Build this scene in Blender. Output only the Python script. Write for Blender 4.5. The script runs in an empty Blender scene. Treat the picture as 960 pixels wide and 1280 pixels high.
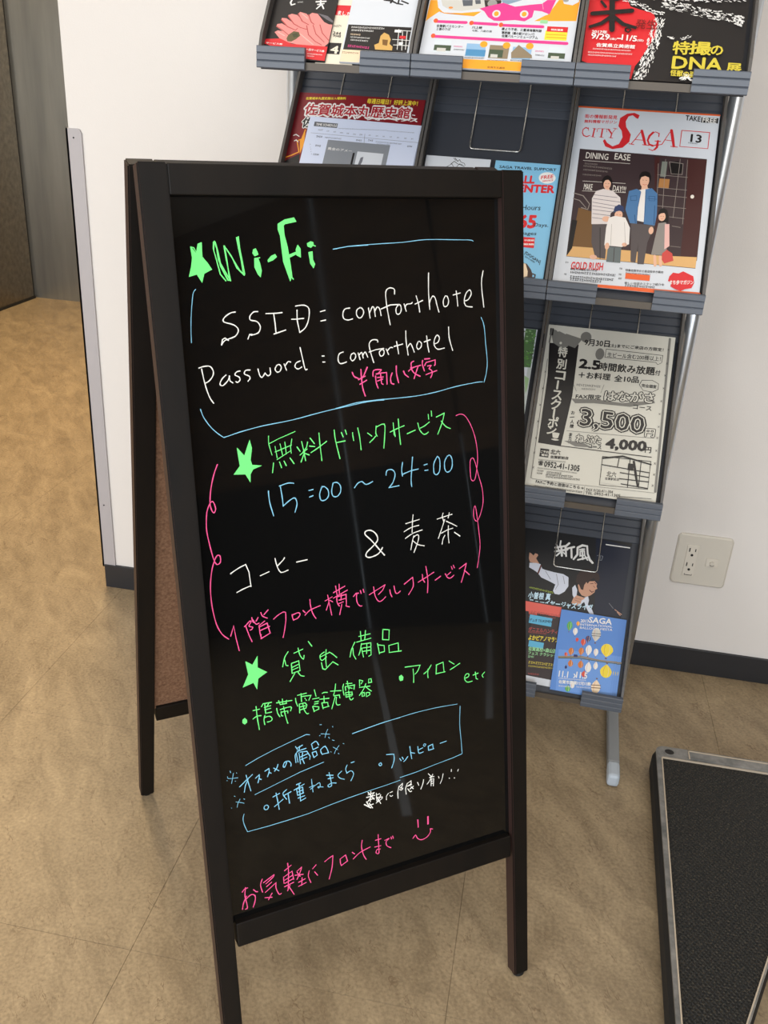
import bpy, bmesh, math, random
from mathutils import Matrix, Vector
random.seed(7)
S = bpy.context.scene
COL = S.collection

# ------------------------------------------------------------------ camera
PITCH, ROLL, YAW = 0.4357, -0.0611, -0.1597
cam_data = bpy.data.cameras.new('camera')
cam_data.sensor_fit = 'VERTICAL'
cam_data.sensor_height = 24.0
cam_data.lens = 1132.2 / 1280.0 * 24.0
cam_data.clip_start = 0.02
cam = bpy.data.objects.new('camera', cam_data)
COL.objects.link(cam)
fwd = Vector((math.sin(YAW) * math.cos(PITCH), math.cos(YAW) * math.cos(PITCH), -math.sin(PITCH)))
r0 = Vector((math.cos(YAW), -math.sin(YAW), 0))
d0 = fwd.cross(r0)
rt = r0 * math.cos(ROLL) + d0 * math.sin(ROLL)
dn = -r0 * math.sin(ROLL) + d0 * math.cos(ROLL)
M = Matrix((rt, -dn, -fwd)).transposed().to_4x4()
M.translation = Vector((0, 0, 1.14))
cam.matrix_world = M
S.camera = cam

# ------------------------------------------------------------------ view + light
S.view_settings.view_transform = 'Standard'
S.view_settings.look = 'None'
S.view_settings.gamma = 1.0
S.view_settings.use_curve_mapping = False
S.view_settings.exposure = 0.0

world = bpy.data.worlds.new('world')
S.world = world
world.use_nodes = True
world.node_tree.nodes['Background'].inputs[0].default_value = (0.62, 0.70, 0.80, 1)
world.node_tree.nodes['Background'].inputs[1].default_value = 0.5

def area(name, loc, target, sx, sy, power, color):
    l = bpy.data.lights.new(name, 'AREA')
    l.shape = 'RECTANGLE'; l.size = sx; l.size_y = sy
    l.energy = power; l.color = color
    o = bpy.data.objects.new(name, l)
    COL.objects.link(o)
    o.location = loc
    o.rotation_euler = (Vector(target) - Vector(loc)).to_track_quat('-Z', 'Y').to_euler()
    return o
# daylight through the shop-front glazing behind and to the right of the camera, plus lamps in the ceiling
area('daylight_side', (-2.0, -1.7, 1.45), (-0.1, 1.8, 0.75), 2.2, 1.9, 84, (0.92, 0.96, 1.0))
area('daylight_front', (0.6, -2.45, 1.15), (0.4, 1.8, 0.5), 2.0, 1.5, 76, (0.86, 0.93, 1.0))
area('lamp_lobby', (0.4, 0.0, 2.45), (0.4, 0.0, 0), 1.2, 1.2, 15, (1.0, 0.93, 0.83))
area('lamp_wall', (-0.9, 1.05, 2.45), (-0.9, 1.05, 0), 0.5, 0.5, 3, (1.0, 0.93, 0.84))
area('lamp_hall', (-1.7, 3.1, 2.45), (-1.7, 3.1, 0), 0.9, 0.9, 70, (1.0, 0.74, 0.42))

# ------------------------------------------------------------------ materials
def lin(c):
    return tuple(((v / 255.0) / 12.92 if v / 255.0 <= 0.04045 else ((v / 255.0 + 0.055) / 1.055) ** 2.4) for v in c)
def mat(name, rgb, rough=0.6, metal=0.0, spec=0.5, emit=0.0):
    m = bpy.data.materials.new(name); m.use_nodes = True
    b = m.node_tree.nodes['Principled BSDF']
    b.inputs['Base Color'].default_value = lin(rgb) + (1,)
    b.inputs['Roughness'].default_value = rough
    b.inputs['Metallic'].default_value = metal
    b.inputs['Specular IOR Level'].default_value = spec
    if emit:
        b.inputs['Emission Color'].default_value = lin(rgb) + (1,)
        b.inputs['Emission Strength'].default_value = emit
    return m
def nd(m, t, **k):
    n = m.node_tree.nodes.new(t)
    for a, v in k.items():
        setattr(n, a, v)
    return n
def noise_color(m, c1, c2, scale=(8, 8, 8), detail=4, lo=0.35, hi=0.65, rough=0.6, coords='Position', dist=0.0, bump=0.0, bdist=0.002):
    nt = m.node_tree; b = nt.nodes['Principled BSDF']
    if coords == 'Position':
        g = nd(m, 'ShaderNodeNewGeometry'); src = g.outputs['Position']
    else:
        g = nd(m, 'ShaderNodeTexCoord'); src = g.outputs['Object']
    mp = nd(m, 'ShaderNodeMapping'); mp.inputs['Scale'].default_value = scale
    nt.links.new(src, mp.inputs['Vector'])
    n = nd(m, 'ShaderNodeTexNoise'); n.inputs['Scale'].default_value = 1.0
    n.inputs['Detail'].default_value = detail; n.inputs['Roughness'].default_value = rough
    n.inputs['Distortion'].default_value = dist
    nt.links.new(mp.outputs[0], n.inputs['Vector'])
    r = nd(m, 'ShaderNodeValToRGB')
    r.color_ramp.elements[0].position = lo; r.color_ramp.elements[0].color = lin(c1) + (1,)
    r.color_ramp.elements[1].position = hi; r.color_ramp.elements[1].color = lin(c2) + (1,)
    nt.links.new(n.outputs[0], r.inputs[0])
    nt.links.new(r.outputs[0], b.inputs['Base Color'])
    if bump:
        bp = nd(m, 'ShaderNodeBump'); bp.inputs['Strength'].default_value = bump; bp.inputs['Distance'].default_value = bdist
        nt.links.new(n.outputs[0], bp.inputs['Height']); nt.links.new(bp.outputs[0], b.inputs['Normal'])
    return m, mp, n, r

MT = {}
MT['wall'] = mat('painted_wallpaper', (219, 214, 209), 0.85, spec=0.2)
# woven relief of the wallcovering
def weave(m, sc, st, dist=0.0006):
    nt = m.node_tree; b = nt.nodes['Principled BSDF']
    g = nd(m, 'ShaderNodeNewGeometry')
    n = nd(m, 'ShaderNodeTexNoise'); n.inputs['Scale'].default_value = sc; n.inputs['Detail'].default_value = 2
    nt.links.new(g.outputs['Position'], n.inputs['Vector'])
    bp = nd(m, 'ShaderNodeBump'); bp.inputs['Strength'].default_value = st; bp.inputs['Distance'].default_value = dist
    nt.links.new(n.outputs[0], bp.inputs['Height']); nt.links.new(bp.outputs[0], b.inputs['Normal'])
weave(MT['wall'], 350, 0.35)
MT['guard'] = mat('guard_plastic', (170, 165, 166), 0.5, spec=0.4)
MT['base'] = mat('baseboard_vinyl', (33, 33, 36), 0.45)
MT['trim'] = mat('beige_trim_and_shadow', (196, 172, 150), 0.6)
MT['steel'] = mat('brushed_steel', (150, 148, 142), 0.32, 0.85)
noise_color(MT['steel'], (146, 151, 154), (172, 176, 178), (12, 12, 1), 3, 0.3, 0.7, bump=0.05)
MT['steel_door'] = mat('steel_door', (128, 112, 92), 0.34, 0.8)
noise_color(MT['steel_door'], (104, 94, 78), (132, 120, 100), (40, 40, 40), 3, 0.3, 0.7, bump=0.15, bdist=0.001)
MT['strip'] = mat('added_streak_white', (240, 242, 244), 0.5)
MT['dark'] = mat('dark_gap', (18, 15, 12), 0.6)
MT['frame'] = mat('espresso_wood', (22, 18, 15), 0.5, spec=0.25)
noise_color(MT['frame'], (13, 10, 8), (20, 15, 11), (30, 30, 4), 5, 0.35, 0.65, rough=0.65, coords='Object', bump=0.08)
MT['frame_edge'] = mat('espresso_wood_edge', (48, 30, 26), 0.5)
MT['blackboard'] = mat('black_acrylic', (12, 12, 12), 0.10, spec=0.42)
# wiped-off marker haze makes the gloss vary a little
_m = MT['blackboard']; _g = nd(_m, 'ShaderNodeTexCoord'); _n = nd(_m, 'ShaderNodeTexNoise')
_n.inputs['Scale'].default_value = 7; _n.inputs['Detail'].default_value = 4
_r = nd(_m, 'ShaderNodeMapRange'); _r.inputs[1].default_value = 0.35; _r.inputs[2].default_value = 0.75
_r.inputs[3].default_value = 0.02; _r.inputs[4].default_value = 0.06
_m.node_tree.links.new(_g.outputs['Object'], _n.inputs['Vector']); _m.node_tree.links.new(_n.outputs[0], _r.inputs[0])
_m.node_tree.links.new(_r.outputs[0], _m.node_tree.nodes['Principled BSDF'].inputs['Roughness'])
MT['hardboard'] = mat('hardboard', (124, 92, 70), 0.9, spec=0.1)
noise_color(MT['hardboard'], (104, 76, 58), (146, 112, 88), (260, 260, 260), 4, 0.3, 0.7, coords='Object')
MT['rubber'] = mat('black_rubber', (20, 20, 20), 0.75)
MT['lip'] = mat('bluegrey_plastic', (84, 90, 100), 0.42, spec=0.5)
MT['lip_side'] = mat('shelf_end_plastic', (66, 68, 74), 0.5)
MT['panel'] = mat('dark_grey_shelf', (50, 53, 60), 0.55)
MT['rib'] = mat('ribbed_grey_shelf', (66, 70, 78), 0.5)
MT['side'] = mat('warm_grey_side', (82, 79, 76), 0.5)
MT['tray'] = mat('tray_floor', (82, 73, 62), 0.5)
MT['chrome'] = mat('satin_tube', (205, 212, 220), 0.3, 0.85)
MT['wire'] = mat('nickel_wire', (205, 205, 200), 0.25, 0.9)
MT['footgrey'] = mat('foot_grey', (138, 141, 143), 0.5)
MT['footcap'] = mat('foot_cap', (176, 186, 196), 0.45)
MT['plate'] = mat('outlet_plate', (205, 199, 187), 0.4)
MT['plate2'] = mat('outlet_insert', (212, 205, 192), 0.4)
MT['slot'] = mat('outlet_slot', (22, 20, 18), 0.6)
MT['alu'] = mat('cast_alloy', (130, 130, 128), 0.45, 0.6)
noise_color(MT['alu'], (104, 105, 104), (156, 154, 150), (40, 40, 40), 5, 0.3, 0.7, bump=0.1)
MT['bead'] = mat('worn_edge_bead', (196, 182, 162), 0.5, 0.3)
MT['deck'] = mat('rubber_deck', (20, 20, 18), 0.75)
MT['ceiling'] = mat('ceiling_paint', (225, 220, 212), 0.9)
MT['brown'] = mat('brown_panelling', (120, 92, 62), 0.6)
noise_color(MT['brown'], (96, 72, 48), (134, 104, 72), (3, 3, 14), 4, 0.3, 0.7)
MT['backwall'] = mat('back_wall', (150, 132, 112), 0.8)
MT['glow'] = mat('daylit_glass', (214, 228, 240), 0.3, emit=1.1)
MT['fixture'] = mat('ceiling_fixture', (230, 226, 218), 0.5)

# floor tiles: beige vinyl with fine drifting veins
def floor_material():
    m = mat('beige_vinyl_tile', (190, 166, 132), 0.38, spec=0.35)
    nt = m.node_tree; L = nt.links; b = nt.nodes['Principled BSDF']
    g = nd(m, 'ShaderNodeNewGeometry')
    rot = nd(m, 'ShaderNodeMapping'); rot.inputs['Rotation'].default_value = (0, 0, math.radians(57))
    L.new(g.outputs['Position'], rot.inputs['Vector'])
    mp = nd(m, 'ShaderNodeMapping'); mp.inputs['Scale'].default_value = (1.0, 2.6, 1)
    L.new(rot.outputs[0], mp.inputs['Vector'])
    n1 = nd(m, 'ShaderNodeTexNoise'); n1.inputs['Scale'].default_value = 7; n1.inputs['Detail'].default_value = 9; n1.inputs['Roughness'].default_value = 0.72; n1.inputs['Distortion'].default_value = 0.6
    L.new(mp.outputs[0], n1.inputs['Vector'])
    r1 = nd(m, 'ShaderNodeValToRGB'); e = r1.color_ramp.elements
    e[0].position = 0.30; e[0].color = lin((128, 111, 87)) + (1,); e[1].position = 0.70; e[1].color = lin((172, 152, 121)) + (1,)
    L.new(n1.outputs[0], r1.inputs[0])
    # thin dark veins: narrow band of a distorted noise
    mp2 = nd(m, 'ShaderNodeMapping'); mp2.inputs['Scale'].default_value = (1.0, 2.6, 1)
    L.new(rot.outputs[0], mp2.inputs['Vector'])
    n2 = nd(m, 'ShaderNodeTexNoise'); n2.inputs['Scale'].default_value = 14; n2.inputs['Detail'].default_value = 7; n2.inputs['Distortion'].default_value = 1.2
    L.new(mp2.outputs[0], n2.inputs['Vector'])
    s = nd(m, 'ShaderNodeMath', operation='SUBTRACT'); s.inputs[1].default_value = 0.47; L.new(n2.outputs[0], s.inputs[0])
    a = nd(m, 'ShaderNodeMath', operation='ABSOLUTE'); L.new(s.outputs[0], a.inputs[0])
    mr = nd(m, 'ShaderNodeMapRange'); mr.inputs[1].default_value = 0.0; mr.inputs[2].default_value = 0.012; mr.inputs[3].default_value = 1.0; mr.inputs[4].default_value = 0.0
    L.new(a.outputs[0], mr.inputs[0])
    n3 = nd(m, 'ShaderNodeTexNoise'); n3.inputs['Scale'].default_value = 22; n3.inputs['Detail'].default_value = 3
    L.new(g.outputs['Position'], n3.inputs['Vector'])
    mr3 = nd(m, 'ShaderNodeMapRange'); mr3.inputs[1].default_value = 0.46; mr3.inputs[2].default_value = 0.60
    L.new(n3.outputs[0], mr3.inputs[0])
    mu = nd(m, 'ShaderNodeMath', operation='MULTIPLY'); L.new(mr.outputs[0], mu.inputs[0]); L.new(mr3.outputs[0], mu.inputs[1])
    mu2 = nd(m, 'ShaderNodeMath', operation='MULTIPLY'); L.new(mu.outputs[0], mu2.inputs[0]); mu2.inputs[1].default_value = 0.85
    mx = nd(m, 'ShaderNodeMix', data_type='RGBA'); L.new(mu2.outputs[0], mx.inputs[0]); L.new(r1.outputs[0], mx.inputs[6]); mx.inputs[7].default_value = lin((112, 92, 70)) + (1,)
    # fine speckle
    n4 = nd(m, 'ShaderNodeTexNoise'); n4.inputs['Scale'].default_value = 190; n4.inputs['Detail'].default_value = 4
    L.new(g.outputs['Position'], n4.inputs['Vector'])
    r4 = nd(m, 'ShaderNodeMapRange'); r4.inputs[1].default_value = 0.3; r4.inputs[2].default_value = 0.7; r4.inputs[3].default_value = 0.80; r4.inputs[4].default_value = 1.18
    L.new(n4.outputs[0], r4.inputs[0])
    mm = nd(m, 'ShaderNodeMix', data_type='RGBA', blend_type='MULTIPLY'); mm.inputs[0].default_value = 1.0
    L.new(mx.outputs[2], mm.inputs[6]); L.new(r4.outputs[0], mm.inputs[7])
    L.new(mm.outputs[2], b.inputs['Base Color'])
    bp = nd(m, 'ShaderNodeBump'); bp.inputs['Strength'].default_value = 0.12; bp.inputs['Distance'].default_value = 0.001
    L.new(n4.outputs[0], bp.inputs['Height']); L.new(bp.outputs[0], b.inputs['Normal'])
    rr = nd(m, 'ShaderNodeMapRange'); rr.inputs[3].default_value = 0.32; rr.inputs[4].default_value = 0.55
    L.new(n1.outputs[0], rr.inputs[0]); L.new(rr.outputs[0], b.inputs['Roughness'])
    return m
MT['floor'] = floor_material()
MT['joint'] = mat('floor_joint', (128, 108, 82), 0.8)

# printed matter: one ink material that reads the colour laid down in the mesh
def ink_material(name, rough, spec):
    m = mat(name, (255, 255, 255), rough, spec=spec)
    a = nd(m, 'ShaderNodeVertexColor'); a.layer_name = 'ink'
    m.node_tree.links.new(a.outputs[0], m.node_tree.nodes['Principled BSDF'].inputs['Base Color'])
    return m
MT['ink'] = ink_material('printed_paper', 0.42, 0.4)
MT['marker'] = ink_material('chalk_marker', 0.7, 0.2)

# ------------------------------------------------------------------ builders
class MB:
    def __init__(s): s.v = []; s.f = []; s.mi = []; s.c = []
    def add(s, vs, fs, mi=0, col=None, M=None):
        n = len(s.v)
        s.v += [tuple((M @ Vector(p)) if M else p) for p in vs]
        s.f += [tuple(i + n for i in f) for f in fs]
        s.mi += [mi] * len(fs); s.c += [col] * len(fs)
    def box(s, x0, x1, y0, y1, z0, z1, M=None, mi=0, b=0.0):
        if b <= 0:
            vs = [(x, y, z) for x in (x0, x1) for y in (y0, y1) for z in (z0, z1)]
            fs = [(0, 1, 3, 2), (4, 6, 7, 5), (0, 4, 5, 1), (2, 3, 7, 6), (0, 2, 6, 4), (1, 5, 7, 3)]
            s.add(vs, fs, mi, None, M); return
        bm = bmesh.new()
        bmesh.ops.create_cube(bm, size=1.0)
        for v in bm.verts:
            v.co = Vector(((x0 + x1) / 2 + v.co.x * (x1 - x0), (y0 + y1) / 2 + v.co.y * (y1 - y0), (z0 + z1) / 2 + v.co.z * (z1 - z0)))
        bmesh.ops.bevel(bm, geom=list(bm.edges), offset=b, segments=2, affect='EDGES', profile=0.5)
        s.bm(bm, mi, M)
    def bm(s, bm, mi=0, M=None):
        bm.verts.index_update()
        s.add([tuple(v.co) for v in bm.verts], [tuple(v.index for v in f.verts) for f in bm.faces], mi, None, M)
        bm.free()
    def prism(s, pts, a, bb, axis, M=None, mi=0):
        # pts: 2D polygon; extruded from a to bb along axis 'x','y','z'
        def P(p, t):
            return {'x': (t, p[0], p[1]), 'y': (p[0], t, p[1]), 'z': (p[0], p[1], t)}[axis]
        n = len(pts)
        vs = [P(p, a) for p in pts] + [P(p, bb) for p in pts]
        fs = [tuple(range(n))[::-1], tuple(range(n, 2 * n))] + [(i, (i + 1) % n, n + (i + 1) % n, n + i) for i in range(n)]
        s.add(vs, fs, mi, None, M)
    def tube(s, pts, r, seg=10, M=None, mi=0, cap=True):
        P = [Vector(p) for p in pts]; rings = []
        for i, p in enumerate(P):
            t = (P[min(i + 1, len(P) - 1)] - P[max(i - 1, 0)]).normalized()
            a = t.orthogonal().normalized() if i == 0 else (rings_a - t * rings_a.dot(t)).normalized()
            rings_a = a; bq = t.cross(a)
            rings.append([tuple(p + (a * math.cos(k * 2 * math.pi / seg) + bq * math.sin(k * 2 * math.pi / seg)) * r) for k in range(seg)])
        vs = [v for rg in rings for v in rg]; fs = []
        for i in range(len(P) - 1):
            for k in range(seg):
                a0 = i * seg + k; a1 = i * seg + (k + 1) % seg
                fs.append((a0, a1, a1 + seg, a0 + seg))
        if cap:
            fs.append(tuple(range(seg))[::-1]); fs.append(tuple(range((len(P) - 1) * seg, len(P) * seg)))
        s.add(vs, fs, mi, None, M)
    def build(s, name, mats, parent=None, smooth=False, colors=False):
        me = bpy.data.meshes.new(name)
        me.from_pydata(s.v, [], s.f)
        if not isinstance(mats, (list, tuple)): mats = [mats]
        for m in mats: me.materials.append(m)
        me.polygons.foreach_set('material_index', s.mi)
        if smooth: me.polygons.foreach_set('use_smooth', [True] * len(s.f))
        if colors:
            at = me.color_attributes.new('ink', 'FLOAT_COLOR', 'CORNER')
            buf = []
            for p, c in zip(me.polygons, s.c):
                buf += list(c + (1.0,)) * p.loop_total
            at.data.foreach_set('color', buf)
        if not colors:
            bm = bmesh.new(); bm.from_mesh(me); bmesh.ops.recalc_face_normals(bm, faces=list(bm.faces)); bm.to_mesh(me); bm.free()
        me.update()
        o = bpy.data.objects.new(name, me); COL.objects.link(o)
        if parent: o.parent = parent
        return o
def empty(name, loc, rz=0):
    o = bpy.data.objects.new(name, None); COL.objects.link(o)
    o.empty_display_size = 0.05; o.location = loc; o.rotation_euler = (0, 0, rz); return o
def tag(o, label, cat, group=None):
    o['label'] = label; o['category'] = cat
    if group: o['group'] = group
    return o
def struct(o): o['kind'] = 'structure'; return o
def dup(o, parent=None, **k):
    c = o.copy(); COL.objects.link(c); c.parent = parent
    for a, v in k.items(): setattr(c, a, v)
    return c

# ------------------------------------------------------------------ the room
WY = 1.7941
m = MB(); m.box(-2.76, 3.22, -2.62, 4.66, -0.06, -0.003)
floor = struct(m.build('floor', MT['joint']))
TS = 0.4572
m = MB(); m.box(-TS / 2 + 0.00025, TS / 2 - 0.00025, -TS / 2 + 0.00025, TS / 2 - 0.00025, -0.003, 0.0, b=0.0002)
tile0 = None
x = -0.465 + TS / 2 - 5 * TS
ix = []
while x - TS / 2 > -2.76 + -0.3: x -= TS
xs = []
x += TS
while x < 3.2 + TS / 2: xs.append(x); x += TS
ys = []
y = 0.843 + TS / 2
while y - TS / 2 > -2.6: y -= TS
while y < 4.62 + TS / 2: ys.append(y); y += TS
for ax in xs:
    for ay in ys:
        if ax - TS/2 < -2.75 or ax + TS/2 > 3.3 or ay - TS/2 > 4.6: pass
        if tile0 is None:
            tile0 = m.build('floor_tile', MT['floor'], floor); t = tile0
        else:
            t = dup(tile0, floor)
        t.location = (ax, ay, 0)

def wall(name, x0, x1, y0, y1, z0, z1, mt):
    q = MB(); q.box(x0, x1, y0, y1, z0, z1); return struct(q.build(name, mt))
wall('wall_front', -0.966, 3.2, WY, WY + 0.13, 0, 2.5, MT['wall'])
wall('ceiling', -2.76, 3.22, -2.62, 4.66, 2.5, 2.56, MT['ceiling'])
wall('wall_back', -2.76, 3.22, -2.68, -2.6, 0, 2.5, MT['backwall'])
# left side: cladding and a steel lift door in it, and the steel column facing the hall
wall('wall_left', -2.84, -2.78, -2.6, 4.6, 0, 2.5, MT['wall'])
m = MB(); m.box(-2.78, -2.745, 2.4, 4.565, 0.0, 2.3, b=0.003)
door = struct(m.build('door_1', MT['steel_door']))
m = MB(); m.box(-2.78, -2.752, 4.565, 4.585, 0.0, 2.5); struct(m.build('trim_1', MT['dark']))
m = MB(); m.box(-2.745, -2.738, 2.4, 4.57, 0.0, 0.012); m.build('door_sill', MT['dark'], door)
wall('wall_far', -2.80, 1.2, 4.585, 4.65, 0, 2.5, MT['steel'])
# corner guard, trim strip, baseboards
m = MB()
gp = [(-0.9705, 0.055), (-0.9376, 0.055), (-0.9376, 1.028), (-0.9405, 1.0345), (-0.9450, 1.037), (-0.9705, 1.037)]
m.prism(gp, WY - 0.004, WY, 'y'); m.box(-0.9705, -0.9662, WY - 0.004, WY + 0.134, 0.055, 1.037)
guard = tag(m.build('corner_guard', MT['guard']), 'pale grey plastic corner guard on the end of the white wall beside the lift hall', 'corner guard')
for z in (0.22, 1.02):
    m = MB(); m.tube([(-0.9545, WY - 0.0038, z), (-0.9545, WY - 0.0052, z)], 0.0016, 8); m.build('screw', MT['dark'], guard)
m = MB(); m.box(-0.9655, 0.272, WY - 0.006, WY, 0, 0.0614, b=0.001); struct(m.build('baseboard_left', MT['base']))
m = MB(); m.box(0.290, 3.2, WY - 0.006, WY, 0, 0.0614, b=0.001); struct(m.build('baseboard_right', MT['base']))
m = MB(); m.box(0.274, 0.2885, WY - 0.010, WY, 0, 2.5, b=0.002); struct(m.build('trim_2', MT['trim']))  # real strip low down; higher up its beige stands in for the post's shadow
# right side of the lobby (what the glossy board mirrors): brown panelling with two narrow daylit gaps
q = MB()
for (a, b_) in ((-2.6, -1.265), (-1.235, -0.535), (-0.515, 1.8)):
    q.box(3.2, 3.26, a, b_, 0.9, 2.5)
    q.box(3.2, 3.26, a, b_, 0.0, 0.9, mi=1)
struct(q.build('wall_right', [MT['brown'], MT['dark']]))
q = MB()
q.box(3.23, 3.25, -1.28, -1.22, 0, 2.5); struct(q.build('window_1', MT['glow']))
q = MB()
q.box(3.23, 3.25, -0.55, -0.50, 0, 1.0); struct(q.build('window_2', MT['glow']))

# added white floor strips, out of view, so the board mirrors bright streaks
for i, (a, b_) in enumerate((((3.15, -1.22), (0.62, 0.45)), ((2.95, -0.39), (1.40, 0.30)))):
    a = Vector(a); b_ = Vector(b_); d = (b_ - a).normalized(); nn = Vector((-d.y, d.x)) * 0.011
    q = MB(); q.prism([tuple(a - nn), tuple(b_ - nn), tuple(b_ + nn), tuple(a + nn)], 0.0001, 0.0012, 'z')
    struct(q.build('trim_%d' % (i + 3), MT['strip']))  # put in for the board's reflection, no real trim of the lobby floor

# ------------------------------------------------------------------ wall outlet
x0, x1, z0, z1 = 0.3388, 0.4503, 0.2196, 0.3366
def rrect(x0, x1, z0, z1, r, n=5):
    P = []
    for cx, cz, a in ((x1 - r, z1 - r, 0), (x0 + r, z1 - r, 90), (x0 + r, z0 + r, 180), (x1 - r, z0 + r, 270)):
        for i in range(n + 1):
            t = math.radians(a + 90 * i / n); P.append((cx + r * math.cos(t), cz + r * math.sin(t)))
    return P
ol = empty('wall_outlet', ((x0 + x1) / 2, WY, z0)); ox, oz = (x0 + x1) / 2, z0
tag(ol, 'beige wall outlet plate low on the white wall right of the leaflet rack', 'wall outlet')
def orr(a, b_, c, d, r, n=5): return [(p[0] - ox, p[1] - oz) for p in rrect(a, b_, c, d, r, n)]
m = MB()
big = orr(x0, x1, z0, z1, 0.009); sm = orr(x0 + .003, x1 - .003, z0 + .003, z1 - .003, 0.007)
n = len(big)
vs = [(p[0], 0, p[1]) for p in big] + [(p[0], -0.004, p[1]) for p in big] + [(p[0], -0.0065, p[1]) for p in sm]
fs = [(i, (i + 1) % n, n + (i + 1) % n, n + i) for i in range(n)] + [(n + i, n + (i + 1) % n, 2 * n + (i + 1) % n, 2 * n + i) for i in range(n)] + [tuple(range(2 * n, 3 * n))]
m.add(vs, fs); m.build('plate', MT['plate'], ol)
m = MB(); m.box(-0.0345, -0.0105, -0.0085, -0.006, 0.021, 0.094, b=0.0008); rc = m.build('receptacle', MT['plate2'], ol)
for zc in (0.0795, 0.0455):
    m = MB()
    m.box(-0.0300, -0.0278, -0.0091, -0.008, zc - .001, zc + .0075)
    m.box(-0.0178, -0.0160, -0.0091, -0.008, zc, zc + .0065)
    m.prism([(-.0225 + .0028 * math.cos(a * math.pi / 6), zc - .0085 + .0028 * math.sin(a * math.pi / 6)) for a in range(12)], -0.0091, -0.008, 'y')
    m.build('socket_slots', MT['slot'], rc)
m = MB(); m.box(-0.030, -0.0145, -0.0091, -0.008, 0.0235, 0.0245); m.box(-0.030, -0.0292, -0.0091, -0.008, 0.0235, 0.0268); m.box(-0.0153, -0.0145, -0.0091, -0.008, 0.0235, 0.0268)
m.build('release_tab', MT['slot'], rc)
m = MB(); m.box(0.0085, 0.0335, -0.0085, -0.006, 0.049, 0.068, b=0.0008); ins = m.build('modular_insert', MT['plate2'], ol)
m = MB(); m.tube([(0.021, -0.0084, 0.058), (0.021, -0.0125, 0.058)], 0.0042, 16); m.build('round_socket', MT['plate'], ins, smooth=False)
m = MB(); m.prism([(.021 + .0042*math.cos(a), .0555 + .003*math.sin(a)) for a in [math.pi*(1+i/8) for i in range(9)]] + [(.021 + .0034*math.cos(a), .0555 + .0022*math.sin(a)) for a in [math.pi*(2-i/8) for i in range(9)]], -0.0128, -0.0122, 'y'); m.build('socket_rim', MT['slot'], ins)

# ------------------------------------------------------------------ A-frame message board
BW, BH, T1, T2, SPREAD = 0.4467, 1.0936, 0.2339, 0.2360, 0.5532
YB = 0.6182
FR = Vector((0.1038, 0.9351, 0)); FL = FR - Vector((math.cos(YB), math.sin(YB), 0)) * BW
board = empty('message_board', FL, YB)
tag(board, 'dark wooden A-frame easel board with handwritten Wi-Fi and service notes on black', 'sign board')
# front-frame coordinates: x across, y away from the reader, z up the slope
MF = Matrix.Rotation(-T1, 4, 'X')
MBk = Matrix.Translation((0, SPREAD, 0)) @ Matrix.Rotation(T2, 4, 'X')
TH = 0.021; SW = 0.0301; BACKH = BH - 0.007
def stile(x0, x1, M, y0, y1, name, edge_left):
    BH = BACKH if M is MBk else globals()['BH']
    m = MB()
    bm = bmesh.new(); bmesh.ops.create_cube(bm, size=1)
    for v in bm.verts:
        v.co = Vector(((x0 + x1) / 2 + v.co.x * (x1 - x0), (y0 + y1) / 2 + v.co.y * (y1 - y0), 0.007 + (v.co.z + .5) * (BH - 0.007)))
    bmesh.ops.bevel(bm, geom=list(bm.edges), offset=0.0016, segments=2, affect='EDGES')
    # chamfered foot: pull the lowest ring in
    for v in bm.verts:
        if v.co.z < 0.0095:
            v.co.x += (0.004 if v.co.x < (x0 + x1) / 2 else -0.004)
            v.co.z += 0.0
    bm.normal_update()
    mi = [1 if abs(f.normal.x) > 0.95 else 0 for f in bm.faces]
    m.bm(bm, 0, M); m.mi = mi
    o = m.build(name, [MT['frame'], MT['frame_edge']], board)
    g = MB(); g.tube([((x0 + x1) / 2, (y0 + y1) / 2, -0.0015 + (0.004 if M is MBk else 0.003)), ((x0 + x1) / 2, (y0 + y1) / 2, 0.010)], 0.0085, 12, M=M)
    g.build('glide', MT['rubber'], o)
    return o
for M, y0, y1 in ((MF, 0.0, TH), (MBk, 0.0, TH)):
    stile(0, SW, M, y0, y1, 'stile', True); stile(BW - SW, BW, M, y0, y1, 'stile', False)
for M, y0, y1 in ((MF, 0.0006, TH - .0005), (MBk, 0.0006, TH - .0005)):
    m = MB(); hh = BACKH if M is MBk else BH; m.box(SW, BW - SW, y0, y1, hh - 0.0310, hh - 0.0005, M=M, b=0.0012); m.build('top_rail', MT['frame'], board)
    m = MB(); m.box(SW, BW - SW, y0, y1, 0.1996, 0.2315, M=M, b=0.0012); m.build('bottom_rail', MT['frame'], board)
m = MB(); m.box(SW - .004, BW - SW + .004, 0.010, 0.013, 0.228, BH - 0.027, M=MF); surf = m.build('writing_surface', MT['blackboard'], board)
m = MB(); m.box(SW - .004, BW - SW + .004, 0.0135, 0.016, 0.228, BH - 0.027, M=MF); m.build('backing_sheet', MT['hardboard'], board)
m = MB(); m.box(SW - .004, BW - SW + .004, 0.0060, 0.0090, 0.225, BH - 0.027, M=MBk); m.build('backing_sheet', MT['hardboard'], board)
m = MB(); m.box(SW - .004, BW - SW + .004, 0.0095, 0.0125, 0.225, BH - 0.027, M=MBk); m.build('rear_writing_surface', MT['blackboard'], board)
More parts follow.
